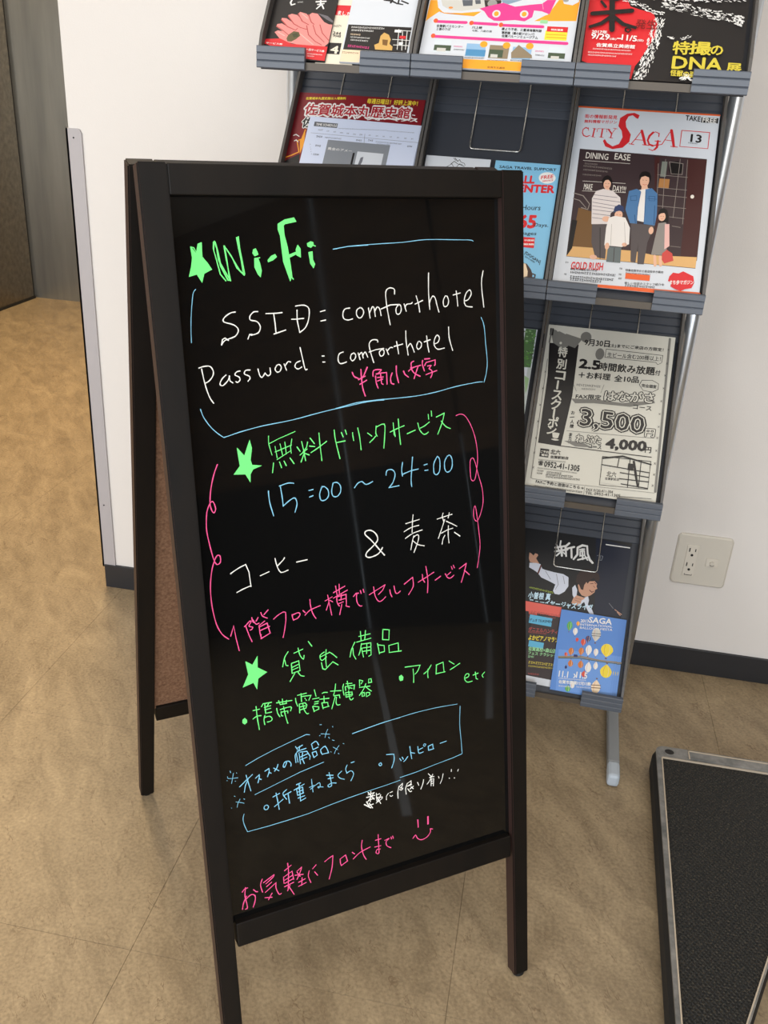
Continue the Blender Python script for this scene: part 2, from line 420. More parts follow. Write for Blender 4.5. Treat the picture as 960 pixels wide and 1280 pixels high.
# top hinges between the two frames and a small catch under the bottom rail
for hx in (0.055, BW - 0.085):
    m = MB()
    a = MF @ Vector((hx, TH, BH - 0.012)); b_ = MBk @ Vector((hx, 0, BH - 0.012))
    zc = max(a.z, b_.z)
    m.box(hx, hx + 0.03, a.y - 0.002, b_.y + 0.002, zc - 0.002, zc + 0.0005)
    m.tube([(hx, (a.y + b_.y) / 2, zc + .001), (hx + 0.03, (a.y + b_.y) / 2, zc + .001)], 0.0035, 10)
    m.build('hinge', MT['chrome'], board)
m = MB(); m.box(0.197, 0.205, 0.004, 0.012, 0.1965, 0.2000, M=MF, b=0.001); m.build('catch_peg', MT['frame'], board)

# handwriting: flat ribbons of marker laid on the black surface (board coordinates in 0.1 mm)
WRITING = """#wifi_heading green
104 484,10133 493,10024 458,9851 521,9868 571,9779 600,9866 683,9905 645,9966 593,10031 598,10172 562,10159 540,10077 516,10123 484,10133
f 484,10133 501,10114 535,10068 562,10159 601,10172 593,10031 683,9903 600,9873 571,9779 525,9859 442,9838 496,10006
130 726,10175 718,10111 744,9992 771,9853 824,9786
130 736,10184 754,10111 764,10000 804,9889 854,9790
130 745,10175 762,10092 781,9963 874,9785
89 736,10184 722,10093
89 754,10111 778,9936 844,9790
130 834,10137 844,10017 862,9887 875,9785
130 839,10135 855,9980 864,9790
130 843,10128 904,10035 953,9913 1027,9837
130 839,10135 921,9997 981,9885 1032,9846
130 973,10218 989,10107 1008,9977 1015,9884
130 994,10227 999,10107 1018,9977 1033,9855
130 983,10218 1008,10033 1019,9865
f 1147,10096 1173,10105 1186,10076 1194,10046 1157,10030 1136,10059
f 1152,10007 1191,10011 1207,9954 1219,9879 1204,9813 1178,9842 1148,9918
130 1201,10011 1209,10011
f 1297,9985 1341,10027 1383,10043 1398,10016 1353,9984 1301,9968
f 1436,10353 1516,10395 1620,10416 1643,10376 1513,10353 1496,10334 1500,10241 1527,10118 1546,9947 1558,9813 1533,9761 1499,9872 1470,9968 1453,10232 1432,10298
f 1532,10033 1627,10065 1631,10046 1545,10009
f 1643,10136 1671,10097 1670,10007 1625,10031 1621,10089
f 1753,10149 1792,10170 1821,10162 1823,10133 1793,10107 1757,10120
130 1810,10133 1844,10122
f 1763,10058 1806,10065 1806,9980 1829,9932 1808,9892 1777,9942
130 1557,9799 1568,9782
#frame_line_top cyan
84 2050,10086 2230,10113 2471,10123
84 2086,10088 2116,10095 2162,10104 2230,10113 2329,10121 2450,10128 2570,10134 2679,10139 2787,10143 2893,10148 2994,10157 3092,10168 3200,10175 3331,10175 3472,10172 3591,10169 3675,10167 3734,10166 3778,10164 3805,10160 3816,10154 3821,10150
#frame_line_left cyan
78 498,9709 490,9702 478,9690 466,9663 455,9612 443,9547 433,9483 425,9427 419,9373 414,9321 410,9264 407,9209 405,9170
#frame_line_bottom cyan
98 438,8473 444,8449 453,8414 468,8377 489,8338 515,8297 544,8258 578,8221 615,8187 646,8162 660,8151 668,8149 689,8153 730,8162 784,8176 848,8190 922,8204 1006,8218 1100,8232 1209,8243 1329,8253 1450,8266 1571,8284 1693,8305 1811,8323 1923,8339 2031,8352 2131,8364 2222,8375 2305,8386 2382,8393 2461,8396 2534,8396 2585,8395
98 1983,8349 2047,8361 2139,8378 2232,8392 2315,8398 2399,8401 2484,8403 2569,8404 2654,8403 2740,8403 2827,8404 2914,8405 3002,8408 3090,8414 3179,8423 3269,8434 3359,8448 3451,8465 3542,8479 3641,8491 3741,8500 3820,8507 3867,8509 3894,8508 3910,8507
98 3907,9273 3918,9251 3934,9217 3947,9170 3954,9108 3959,9032 3964,8957 3972,8882 3979,8807 3982,8741 3979,8686 3971,8639 3963,8598 3952,8559 3940,8526 3932,8503
#ssid_line white
130 899,9463 884,9462 864,9460 841,9453 817,9440 791,9423 773,9407 763,9392 760,9379 769,9365 799,9354 840,9343 875,9329 897,9313 913,9295 918,9275 913,9253 898,9230 876,9210 841,9197 799,9186 764,9175 744,9158 731,9141 723,9129
130 723,9129 737,9185 766,9200 801,9173
130 1145,9457 1133,9458 1116,9458 1100,9455 1084,9444 1068,9430 1057,9415 1052,9400 1051,9385 1058,9373 1078,9366 1106,9362 1130,9353 1146,9336 1158,9316 1163,9294 1159,9273 1148,9250 1132,9233 1106,9223 1075,9217 1052,9214
130 1016,9176 1038,9223 1064,9222
130 1236,9432 1349,9431 1417,9435
130 1322,9428 1330,9329 1334,9220
130 1310,9213 1380,9231 1445,9249
130 1590,9455 1588,9429 1586,9390 1585,9349 1591,9303 1599,9254 1604,9219
130 1577,9498 1604,9501 1642,9505 1675,9503 1699,9495 1718,9482 1730,9460 1731,9425 1725,9382 1715,9343 1703,9311 1688,9283 1670,9259 1647,9240 1622,9225 1604,9215
130 1522,9360 1572,9358 1661,9363
130 1861,9427 1916,9438
130 1860,9325 1917,9334
130 2212,9451 2196,9450 2174,9449 2156,9443 2143,9432 2133,9417 2127,9401 2125,9381 2126,9359 2133,9341 2147,9331 2166,9324 2185,9321 2205,9323 2225,9328 2239,9332
130 2343,9451 2331,9447 2314,9440 2301,9430 2293,9415 2290,9396 2290,9378 2297,9362 2308,9346 2320,9337 2333,9337 2346,9343 2358,9353 2368,9367 2376,9384 2380,9401 2377,9416 2371,9430 2362,9441 2353,9447 2341,9449 2334,9451
130 2441,9442 2455,9331
130 2453,9387 2462,9406 2475,9433 2486,9451 2495,9456 2504,9452 2510,9439 2515,9411 2518,9373 2521,9346
130 2513,9395 2522,9412 2535,9435 2548,9449 2559,9449 2570,9440 2579,9426 2586,9402 2590,9373 2593,9352
130 2773,9584 2774,9600 2775,9623 2770,9640 2753,9649 2729,9654 2708,9653 2690,9646 2674,9633 2663,9610 2660,9573 2663,9525 2667,9478 2672,9432 2679,9385 2686,9343 2692,9305 2698,9270 2702,9246
130 2597,9425 2712,9465 2826,9467
130 2826,9467 2814,9458 2797,9444 2786,9428 2782,9407 2783,9383 2788,9366 2799,9359 2815,9358 2829,9364 2839,9377 2847,9396 2851,9414 2850,9432 2846,9448 2838,9460 2826,9464 2811,9462 2800,9461
130 2889,9469 2912,9387
130 2900,9424 2904,9435 2910,9451 2920,9463 2938,9468 2961,9468 2979,9470 2988,9474 2991,9479 2993,9483
130 3047,9553 3074,9462 3086,9371
130 3030,9463 3128,9500
130 3217,9805 3214,9749 3211,9670 3209,9592 3211,9519 3215,9447 3218,9397
130 3215,9468 3225,9490 3240,9521 3255,9541 3268,9544 3282,9537 3293,9521 3302,9495 3309,9461 3317,9430 3325,9402 3332,9378 3338,9360
130 3426,9539 3417,9525 3405,9505 3398,9484 3397,9461 3401,9437 3409,9421 3422,9417 3438,9421 3452,9429 3461,9443 3467,9462 3470,9481 3467,9500 3460,9520 3453,9534 3443,9539 3433,9540 3426,9539
130 3575,9591 3587,9476 3591,9419
130 3533,9547 3628,9567
130 3679,9473 3694,9475 3715,9478 3734,9487 3751,9505 3767,9529 3776,9550 3776,9570 3769,9588 3759,9597 3744,9594 3725,9582 3709,9564 3695,9537 3684,9503 3679,9473 3682,9449 3690,9429 3705,9414 3731,9406 3763,9402 3786,9400
130 3944,9810 3936,9775 3924,9725 3919,9661 3925,9571 3937,9467 3946,9393
#password_line white
130 488,8893 492,8858 498,8807 506,8756 516,8704 529,8650 542,8605 557,8570 573,8543 585,8525
130 461,8905 475,8909 495,8915 516,8918 538,8920 560,8920 580,8914 594,8901 604,8882 610,8864 611,8847 608,8829 601,8812 588,8794 572,8776 556,8762 541,8753 527,8748 517,8744
130 744,8812 731,8803 713,8789 697,8773 685,8756 675,8737 671,8722 676,8711 688,8703 702,8703 721,8715 744,8735 761,8754 772,8771 779,8787 783,8799
130 778,8799 783,8746 812,8724
130 901,8844 890,8843 874,8841 861,8836 851,8827 843,8816 843,8805 854,8797 871,8790 885,8781 892,8770 894,8759 893,8748 886,8739 875,8730 865,8725 858,8726 852,8731 848,8735
130 1012,8847 998,8848 979,8849 963,8846 953,8836 946,8822 947,8809 960,8800 980,8792 996,8784 1004,8775 1006,8766 1005,8757 999,8747 988,8737 981,8729
130 1102,8851 1105,8833 1110,8808 1115,8786 1122,8771 1131,8761 1140,8758 1153,8770 1168,8789 1178,8803
130 1178,8803 1185,8794 1195,8781 1205,8773 1217,8773 1229,8778 1238,8788 1241,8809 1239,8834 1238,8853
130 1320,8880 1312,8869 1300,8853 1294,8838 1297,8825 1305,8812 1315,8805 1326,8803 1339,8806 1350,8813 1358,8825 1365,8841 1367,8855 1362,8868 1353,8879 1343,8885 1333,8884 1321,8878 1313,8874
130 1401,8886 1424,8819
130 1411,8863 1421,8877 1435,8895 1449,8908 1460,8910 1469,8906 1476,8902
130 1588,8906 1574,8902 1555,8896 1540,8887 1531,8874 1525,8858 1525,8845 1533,8834 1545,8825 1559,8821 1574,8824 1591,8833 1602,8840
130 1598,9051 1603,9022 1610,8980 1618,8937 1625,8892 1633,8847 1640,8815 1649,8805 1658,8808 1664,8811
130 1850,8944 1874,8943
130 1855,8878 1879,8876
130 2105,8973 2090,8970 2071,8964 2055,8954 2045,8934 2040,8910 2039,8888 2043,8871 2052,8855 2066,8846 2089,8847 2119,8854 2139,8860
130 2238,8954 2228,8951 2214,8948 2203,8940 2196,8927 2191,8911 2191,8896 2195,8884 2204,8873 2213,8868 2225,8872 2237,8882 2247,8893 2253,8905 2256,8918 2256,8930 2250,8941 2240,8950 2233,8956
130 2287,8951 2308,8876
130 2298,8928 2308,8938 2321,8952 2332,8955 2338,8938 2343,8911 2346,8891
130 2347,8925 2354,8936 2364,8952 2374,8957 2385,8942 2396,8917 2403,8899
130 2536,9060 2537,9066 2537,9075 2530,9082 2513,9087 2489,9089 2468,9086 2451,9077 2437,9063 2428,9043 2428,9018 2433,8987 2441,8953 2452,8911 2465,8865 2475,8833
130 2424,8954 2512,8976 2608,8983
130 2593,8978 2580,8970 2562,8959 2551,8946 2550,8930 2556,8912 2564,8900 2575,8898 2589,8902 2600,8909 2607,8922 2611,8939 2612,8954 2606,8964 2595,8972 2588,8978
130 2638,8975 2666,8912
130 2650,8952 2660,8962 2676,8977 2690,8988 2702,8990 2713,8988 2720,8986
130 2774,9051 2786,8978 2794,8913
130 2741,8998 2850,9019
130 2897,9165 2896,9133 2895,9088 2897,9040 2903,8986 2911,8930 2916,8890
130 2907,8971 2918,8986 2934,9007 2948,9019 2957,9015 2965,9002 2972,8985 2981,8963 2990,8938 2996,8919
130 3053,9036 3045,9022 3035,9004 3030,8986 3032,8971 3040,8956 3049,8948 3061,8951 3076,8960 3087,8972 3093,8985 3095,9001 3094,9015 3086,9025 3074,9034 3066,9039
130 3165,9094 3176,8978 3190,8908
130 3131,9027 3211,9050
130 3262,8996 3275,8999 3294,9004 3310,9012 3322,9027 3330,9045 3333,9062 3328,9078 3317,9092 3305,9098 3293,9090 3279,9073 3269,9054 3262,9032 3259,9007 3261,8985 3271,8964 3287,8945 3308,8933 3336,8932 3370,8938 3394,8942
130 3460,9182 3460,9150 3460,9103 3464,9055 3477,9002 3494,8947 3506,8908
#half_width_note pink
162 2204,8738 2209,8725 2216,8706 2226,8691 2241,8681 2259,8673 2272,8668
162 2392,8784 2348,8699 2321,8667
162 2277,8653 2360,8685
162 2293,8599 2376,8638
162 2312,8764 2313,8718 2315,8654 2318,8599 2322,8565 2327,8541 2332,8519 2339,8496 2346,8476 2351,8462
146 2460,8678 2459,8697 2460,8722 2469,8742 2494,8749 2526,8749 2551,8748 2562,8747 2566,8744 2564,8739 2555,8729 2541,8718 2531,8709
146 2491,8678 2491,8660 2492,8635 2494,8609 2501,8583 2509,8557 2516,8539
146 2499,8700 2562,8707 2632,8708 2632,8576
146 2555,8696 2563,8587 2581,8577
146 2515,8659 2585,8660
146 2513,8619 2578,8637
162 2702,8697 2695,8683 2686,8662 2680,8641 2679,8621 2681,8600 2686,8583 2697,8575 2710,8571 2719,8569
162 2759,8774 2758,8750 2757,8716 2759,8682 2765,8646 2774,8608 2780,8582
162 2850,8708 2868,8668 2909,8637
146 2985,8814 2975,8811 2961,8805 2952,8796 2950,8779 2953,8758 2956,8743
146 2915,8706 2929,8716 2950,8730 2976,8742 3009,8751 3047,8757 3075,8762
146 3041,8749 3034,8734 3023,8711 3013,8687 3002,8661 2991,8633 2983,8614
146 2943,8744 2953,8726 2968,8700 2986,8678 3012,8660 3042,8645 3063,8635
146 3103,8815 3101,8806 3097,8792 3098,8774 3104,8748 3114,8716 3121,8694
146 3130,8830 3196,8832
146 3127,8755 3148,8789 3269,8812 3267,8758 3256,8747
146 3167,8747 3181,8749 3201,8751 3213,8749 3207,8741 3193,8728 3185,8716 3193,8708 3207,8700 3218,8691 3222,8678 3224,8664 3223,8649 3217,8635 3208,8620 3202,8610
146 3143,8649 3284,8686
#drink_service_line green
f 801,8019 876,7923 912,8007 948,8092 964,8002 940,7871 954,7814 1063,7795 962,7768 928,7716 921,7623 874,7722 744,7733 818,7818
98 1166,8115 1164,8093 1162,8061 1163,8026 1171,7982 1182,7934 1191,7900
98 1171,8031 1273,8071 1477,8135
98 1232,7991 1243,7905 1248,7860
98 1292,8013 1302,7955 1312,7887
98 1349,8029 1353,7973 1356,7893
98 1433,8055 1412,7966 1415,7898
98 1228,7930 1425,7988
98 1245,7843 1415,7927
130 1201,7809 1182,7703
130 1272,7812 1290,7748
130 1325,7817 1347,7764
130 1397,7844 1440,7776
130 1488,7959 1520,7908
130 1616,8002 1601,7947 1555,7895
130 1546,8015 1563,7917 1579,7795
130 1518,7865 1605,7924
130 1573,7893 1524,7784
130 1566,7882 1625,7855
130 1649,8044 1695,7977
130 1637,7954 1697,7943
130 1758,8090 1759,8060 1760,8016 1762,7964 1766,7899 1771,7826 1774,7774
130 1650,7879 1676,7892 1714,7912 1750,7931 1786,7952 1821,7973 1845,7988
130 1944,8107 1946,8077 1948,8032 1955,7979 1968,7909 1984,7829 1996,7772
130 1966,7961 2072,7970
130 2030,8070 2050,8018
130 2079,8094 2094,8044
130 2169,8055 2169,8037 2171,8013 2173,7992 2175,7979 2177,7970 2178,7964
130 2236,8102 2241,8072 2249,8029 2255,7984 2259,7935 2263,7884 2265,7847
130 2358,8032 2407,7992
130 2378,7920 2423,7955
130 2423,7955 2458,7987
130 2469,8103 2466,8080 2461,8049 2460,8022 2464,8005 2471,7993 2476,7985
130 2468,8091 2499,8103 2541,8118 2572,8117 2581,8090 2579,8047 2574,7999 2568,7942 2560,7880 2554,7836
130 2645,8016 2664,8023 2693,8033 2724,8044 2761,8055 2801,8066 2830,8074
130 2688,8118 2695,7976
130 2698,8034 2707,7958
130 2755,8159 2757,8118 2759,8061 2761,8005 2765,7949 2770,7894 2773,7856
130 2865,7975 2972,8008
130 3010,8088 3015,8065 3022,8032 3033,8002 3050,7978 3070,7956 3090,7944 3111,7947 3131,7958 3145,7967
130 3163,8086 3144,8074 3118,8058 3094,8044 3073,8036 3053,8029 3040,8025
130 3152,8177 3156,8122
130 3194,8214 3197,8154
130 3259,8137 3369,8175
130 3369,8175 3362,8149 3352,8111 3338,8070 3317,8021 3291,7968 3273,7931
130 3325,8083 3338,8065 3357,8040 3377,8018 3401,8002 3427,7990 3445,7982
#hours_line cyan
130 1119,7501 1119,7469 1120,7424 1124,7374 1134,7317 1149,7256 1159,7213
130 1251,7542 1279,7548 1319,7558 1354,7563 1381,7562 1404,7557 1420,7553
130 1262,7529 1265,7502 1269,7464 1273,7424 1276,7382 1278,7339 1279,7308
130 1279,7308 1302,7325 1334,7348 1364,7366 1388,7378 1409,7385 1425,7382 1436,7365 1443,7338 1444,7309 1436,7278 1423,7244 1414,7220
130 1598,7448 1647,7453
130 1600,7371 1642,7382
130 1758,7475 1747,7452 1733,7421 1723,7390 1723,7363 1727,7337 1736,7318 1750,7309 1768,7308 1785,7312 1802,7321 1818,7335 1829,7353 1834,7375 1834,7401 1829,7424 1816,7444 1799,7461 1783,7472 1768,7471 1754,7464 1745,7458
130 1895,7498 1888,7473 1878,7438 1872,7407 1873,7382 1878,7361 1886,7346 1900,7337 1918,7333 1935,7335 1952,7345 1968,7362 1980,7381 1986,7404 1988,7429 1984,7452 1975,7471 1960,7488 1945,7499 1927,7502 1908,7500 1895,7498
130 2158,7411 2171,7425 2188,7445 2206,7460 2223,7468 2241,7472 2258,7471 2273,7459 2288,7442 2307,7431 2335,7435 2367,7446 2390,7455
130 2569,7512 2571,7528 2575,7550 2585,7566 2604,7572 2629,7573 2650,7568 2667,7555 2681,7535 2687,7511 2683,7481 2671,7448 2657,7418 2638,7393 2616,7371 2601,7357
130 2601,7357 2733,7365
130 2790,7639 2786,7615 2779,7581 2776,7549 2777,7520 2780,7494 2783,7475
130 2784,7495 2810,7503 2848,7514 2886,7524 2926,7530 2966,7533 2994,7536
130 2925,7689 2921,7655 2915,7607 2909,7558 2904,7508 2898,7457 2895,7413 2896,7379 2898,7353 2900,7335
130 3076,7575 3117,7583
130 3085,7508 3123,7509
130 3256,7660 3241,7638 3221,7607 3207,7573 3202,7534 3203,7493 3208,7462 3219,7446 3234,7439 3249,7440 3262,7449 3276,7465 3286,7490 3291,7528 3292,7575 3290,7612 3283,7635 3272,7650 3264,7659
130 3393,7650 3382,7633 3366,7609 3355,7581 3352,7547 3354,7511 3360,7482 3371,7464 3385,7454 3401,7452 3419,7459 3438,7474 3452,7496 3460,7526 3462,7561 3461,7594 3454,7621 3442,7645 3429,7659 3414,7658 3397,7647 3384,7639
#pink_brace_left pink
130 569,7862 557,7838 540,7803 523,7763 507,7718 491,7666 477,7614 466,7561 458,7508 453,7462 453,7425 457,7395 463,7371 470,7353 478,7341 486,7337 495,7343 503,7358 508,7376 506,7402 499,7431 492,7452 484,7463 474,7465 464,7460 451,7446 438,7424 425,7399 415,7373 407,7346 400,7313 395,7267 391,7216 388,7180
130 408,7356 402,7310 393,7244 388,7180 390,7126 395,7075 403,7019 413,6951 425,6878 437,6820 448,6785 458,6764 470,6753 484,6752 499,6760 510,6774 515,6796 515,6823 511,6843 503,6853 491,6857 478,6853 466,6838 452,6814 439,6786 426,6755 414,6720 402,6677 391,6623 380,6561 373,6497 370,6429 370,6358 373,6287 380,6212 391,6136 404,6069 420,6018 438,5976 457,5940 482,5909 509,5884 527,5867
#pink_brace_right pink
98 3532,8129 3550,8135 3576,8142 3602,8142 3624,8136 3646,8123 3670,8100 3697,8061 3725,8012 3750,7958 3771,7902 3789,7842 3803,7780 3813,7715 3819,7647 3821,7579 3815,7508 3804,7438 3793,7381 3784,7343 3774,7318 3763,7304 3748,7300 3733,7307 3720,7327 3714,7366 3711,7419 3710,7466 3710,7505 3712,7540 3718,7565 3728,7582 3742,7589 3755,7586 3767,7569 3779,7541 3790,7507 3800,7470 3810,7427 3822,7378 3839,7321 3860,7258 3875,7195 3884,7133 3887,7072 3886,7015 3876,6960 3861,6909 3845,6866 3828,6829 3810,6799 3793,6783 3777,6786 3762,6804 3751,6827 3746,6859 3746,6898 3748,6930 3753,6955 3761,6974 3769,6979 3775,6967 3781,6940 3787,6899 3795,6839 3804,6765 3812,6690 3819,6618 3827,6545 3830,6479 3827,6423 3820,6374 3812,6325 3802,6270 3790,6215 3782,6177
#coffee_line white
130 613,6623 636,6636 669,6653 702,6669 735,6682 769,6693 792,6701
130 792,6701 824,6607 834,6436
130 668,6394 686,6401 712,6411 740,6421 773,6430 809,6439 835,6445
130 953,6543 1057,6573
130 1139,6716 1142,6692 1148,6657 1156,6623 1166,6592 1180,6561 1198,6541 1226,6539 1259,6548 1283,6555
130 1251,6708 1248,6702 1243,6694 1232,6682 1210,6664 1183,6642 1163,6627
130 1393,6633 1521,6641
162 2502,6543 2486,6563 2462,6593 2435,6628 2404,6669 2369,6714 2337,6754 2307,6785 2280,6812 2263,6833 2260,6851 2266,6864 2278,6873 2296,6877 2319,6877 2343,6871 2365,6858 2388,6839 2405,6818 2417,6793 2424,6767 2422,6741 2408,6719 2384,6697 2359,6677 2331,6655 2300,6634 2277,6615 2265,6598 2261,6582 2262,6568 2270,6558 2283,6550 2300,6545 2320,6544 2343,6547 2366,6552 2389,6558 2412,6567 2433,6579 2452,6598 2469,6622 2480,6638
122 2905,6984 2902,6968 2898,6944 2894,6913 2890,6865 2885,6809 2882,6769
122 2803,6889 2984,6916
122 2776,6794 2801,6805 2837,6820 2874,6832 2911,6839 2949,6842 2976,6844
122 2790,6707 2816,6721 2853,6740 2893,6757 2939,6767 2987,6775 3021,6780
122 2905,6724 2900,6710 2892,6690 2884,6664 2874,6627 2864,6585 2857,6555
122 2897,6704 2909,6712 2927,6722 2943,6729 2954,6729 2964,6725 2969,6714 2969,6697 2966,6673 2957,6643 2938,6599 2914,6550 2897,6515
122 2889,6663 2906,6647 2929,6625 2955,6606 2985,6593 3017,6584 3040,6577
122 3230,6887 3257,6891 3296,6898 3335,6904 3373,6910 3411,6915 3438,6919
122 3313,6949 3300,6909 3321,6843
122 3400,6942 3383,6881
122 3333,6867 3324,6844 3311,6810 3295,6772 3276,6727 3254,6678 3239,6643
122 3356,6843 3431,6801 3500,6759
122 3281,6700 3364,6731 3444,6742
122 3383,6781 3381,6754 3378,6715 3376,6676 3378,6634 3382,6592 3385,6563
122 3329,6667 3322,6656 3311,6640 3302,6623 3296,6601 3291,6578 3288,6561
162 3468,6684 3540,6628
#front_desk_line pink
130 555,5897 598,6011 613,5862 638,5706
130 722,5978 730,5984 742,5993 753,6002 765,6013 777,6024 785,6032
130 734,5988 766,5867 795,5783
130 785,6032 791,6031 799,6030 802,6023 794,6009 780,5990 775,5974 785,5966 802,5960 814,5955 816,5947 812,5939 807,5932 800,5928 791,5926 785,5924
130 815,6069 816,6057 817,6040 820,6026 825,6016 831,6009 836,6005
130 887,6055 861,6018
130 827,6037 835,6020 846,5998 858,5982 871,5980 884,5984 894,5988
130 1012,6125 960,6078
130 925,6108 928,6096 932,6079 941,6063 958,6050 980,6037 995,6029
130 960,5999 892,5958
130 892,5958 896,5866 909,5797
130 890,5940 988,5970 1015,5849
130 899,5896 1015,5926
130 901,5847 908,5843
130 903,5798 1015,5843
114 1069,6003 1083,6013 1104,6028 1126,6041 1147,6051 1169,6060 1188,6066 1201,6065 1211,6061 1218,6058
114 1218,6058 1218,6034 1217,6000 1215,5963 1208,5924 1199,5883 1191,5845 1182,5812 1173,5782 1166,5761
130 1294,6015 1295,6005 1296,5991 1298,5978 1301,5966 1305,5954 1308,5945
130 1294,6009 1315,6015 1345,6023 1369,6026 1382,6020 1390,6009 1391,5997 1385,5985 1372,5971 1358,5960 1341,5954 1321,5950 1308,5948
130 1431,6039 1457,6010
130 1452,5980 1467,5993 1489,6012 1517,6029 1560,6042 1609,6054 1645,6061
130 1523,6157 1524,6137 1524,6107 1527,6077 1531,6047 1538,6016 1546,5987 1558,5959 1572,5933 1583,5916
108 1710,6107 1802,6142
108 1746,6173 1750,6147 1755,6109 1761,6067 1769,6015 1777,5958 1783,5918
108 1757,6088 1719,5992
108 1768,6107 1804,6080
130 1821,6190 1968,6245
130 1852,6267 1859,6204 1866,6152
130 1898,6280 1894,6167
130 1817,6124 1997,6191
130 1859,6122 1859,6105 1859,6081 1861,6059 1868,6041 1878,6025 1885,6013
130 1860,6132 1978,6142 1977,6028 1970,5998 2012,5980
130 1920,6152 1910,6082
130 1884,6086 1964,6093
130 1881,6045 1936,6056
130 1918,6028 1884,5907
130 2072,6099 2107,6132 2139,6129
130 2117,6128 2114,6112 2110,6090 2109,6067 2111,6045 2115,6022 2121,6002 2130,5986 2142,5974 2152,5965 2161,5962 2168,5962 2174,5963
130 2164,6156 2173,6120
130 2201,6166 2210,6128
122 2278,6084 2391,6133 2491,6173
122 2491,6173 2456,6111 2399,6068
122 2338,6173 2341,6141 2346,6095 2354,6055 2366,6025 2380,5999 2395,5982 2409,5975 2424,5976 2439,5982 2458,5993 2477,6009 2491,6020
130 2551,6100 2556,6051 2575,6007
130 2609,6137 2612,6116 2616,6085 2622,6061 2629,6046 2638,6038 2649,6035 2663,6040 2679,6051 2690,6059
130 2747,6137 2865,6206
130 2865,6199 2868,6170 2872,6130 2869,6090 2849,6054 2821,6019 2801,5994
130 2939,6130 2968,6142 3010,6158 3052,6175 3092,6192 3131,6210 3159,6222
130 2998,6218 3001,6158 3027,6115
130 3051,6311 3058,6265 3067,6198 3072,6133 3070,6073 3065,6015 3061,5974
130 3175,6116 3252,6155
130 3318,6175 3325,6161 3334,6142 3345,6126 3358,6115 3372,6108 3387,6106 3406,6113 3425,6127 3439,6136
130 3395,6183 3346,6152
130 3406,6254 3419,6218
130 3435,6267 3448,6231
130 3519,6209 3621,6261
130 3621,6261 3589,6151 3543,6027
130 3590,6177 3661,6107
#rental_heading green
f 701,5557 778,5500 845,5596 834,5456 941,5378 831,5323 809,5193 775,5285 646,5255 722,5396
130 1214,5572 1202,5558 1185,5538 1169,5512 1156,5475 1144,5433 1136,5402
130 1167,5479 1178,5410 1202,5402
130 1286,5541 1396,5568
130 1339,5593 1343,5567 1349,5530 1358,5497 1370,5473 1384,5453 1396,5444 1402,5453 1405,5473 1407,5487
130 1471,5649 1510,5583
130 1244,5413 1245,5304
130 1245,5421 1337,5435 1345,5307
130 1249,5370 1334,5394
130 1247,5337 1323,5354
130 1244,5296 1336,5309
130 1277,5288 1213,5202
130 1319,5296 1326,5282 1337,5263 1349,5247 1363,5239 1379,5233 1390,5230
130 1659,5477 1643,5470 1621,5459 1606,5446 1603,5429 1606,5409 1611,5394 1617,5385 1625,5380 1636,5380 1652,5389 1672,5402 1685,5412
130 1686,5502 1682,5472 1677,5430 1674,5389 1674,5351 1676,5313 1678,5287
130 1726,5463 1736,5455 1751,5443 1767,5429 1784,5411 1802,5391 1815,5377
130 1613,5427 1726,5460
130 1617,5351 1629,5272 1662,5256 1761,5334
130 1761,5334 1827,5280
130 2058,5523 2045,5501 2026,5471 2010,5439 2000,5406 1992,5373 1987,5349
130 2028,5452 2032,5366 2060,5305
130 2084,5518 2270,5532
130 2114,5585 2264,5590
130 2138,5644 2142,5523
130 2205,5643 2190,5531
130 2144,5489 2138,5464 2130,5429 2122,5399 2114,5377 2106,5360 2101,5348
130 2144,5480 2267,5473 2263,5318 2232,5307
130 2141,5429 2161,5313
130 2214,5466 2204,5347
130 2150,5428 2256,5423
130 2147,5385 2254,5380
130 2435,5612 2425,5484 2509,5462 2520,5592 2435,5612
130 2355,5446 2375,5309
130 2358,5428 2443,5402 2443,5324 2376,5321
130 2505,5390 2507,5299
130 2505,5390 2633,5399 2634,5294
130 2507,5299 2671,5286
#charger_line green
f 610,4857 636,4871 659,4845 657,4814 631,4799 607,4821
135 781,4984 781,4949 783,4898 785,4846 789,4790 795,4731 798,4690
135 742,4942 818,4943
135 734,4839 746,4847 764,4856 781,4863 800,4863 818,4860 831,4858
130 868,5000 845,4968
130 868,5000 969,4994
130 887,4990 889,4874
130 938,4994 910,4953
130 879,4950 956,4955
130 882,4918 953,4922
130 889,4874 960,4873
130 877,4850 872,4836 866,4816 862,4796 863,4774 866,4752 868,4736
130 870,4826 887,4827 910,4829 931,4827 945,4818 955,4805 961,4793 961,4782 956,4772 947,4765 932,4761 914,4760 900,4760
130 1029,4973 1219,4960
130 1056,4993 1073,4941
130 1103,5003 1103,4939
130 1152,4976 1145,4940
130 1073,4941 1150,4939
130 1026,4905 1027,4887 1030,4862 1034,4839 1042,4820 1050,4803 1057,4791
130 1068,4879 1107,4883 1160,4887 1198,4885 1207,4870 1200,4849 1194,4833
130 1076,4850 1076,4836 1076,4817 1078,4802 1083,4796 1089,4794 1093,4793
130 1081,4844 1159,4841 1157,4815
130 1111,4906 1114,4877 1119,4837 1124,4796 1132,4756 1141,4715 1148,4686
130 1293,5009 1403,5011
130 1336,5021 1337,4919
130 1344,4982 1459,4971 1429,4917
130 1265,4976 1265,4966 1265,4952 1267,4935 1272,4914 1279,4890 1284,4873
130 1382,4951 1383,4946
130 1393,4928 1398,4921
130 1306,4894 1380,4893 1399,4862 1386,4822
130 1306,4894 1304,4782
130 1314,4855 1377,4856
130 1312,4818 1375,4824
130 1348,4895 1352,4871 1357,4836 1363,4806 1372,4783 1382,4764 1392,4751 1400,4746 1407,4747 1413,4749
130 1505,5030 1521,4946
130 1477,4919 1557,4917
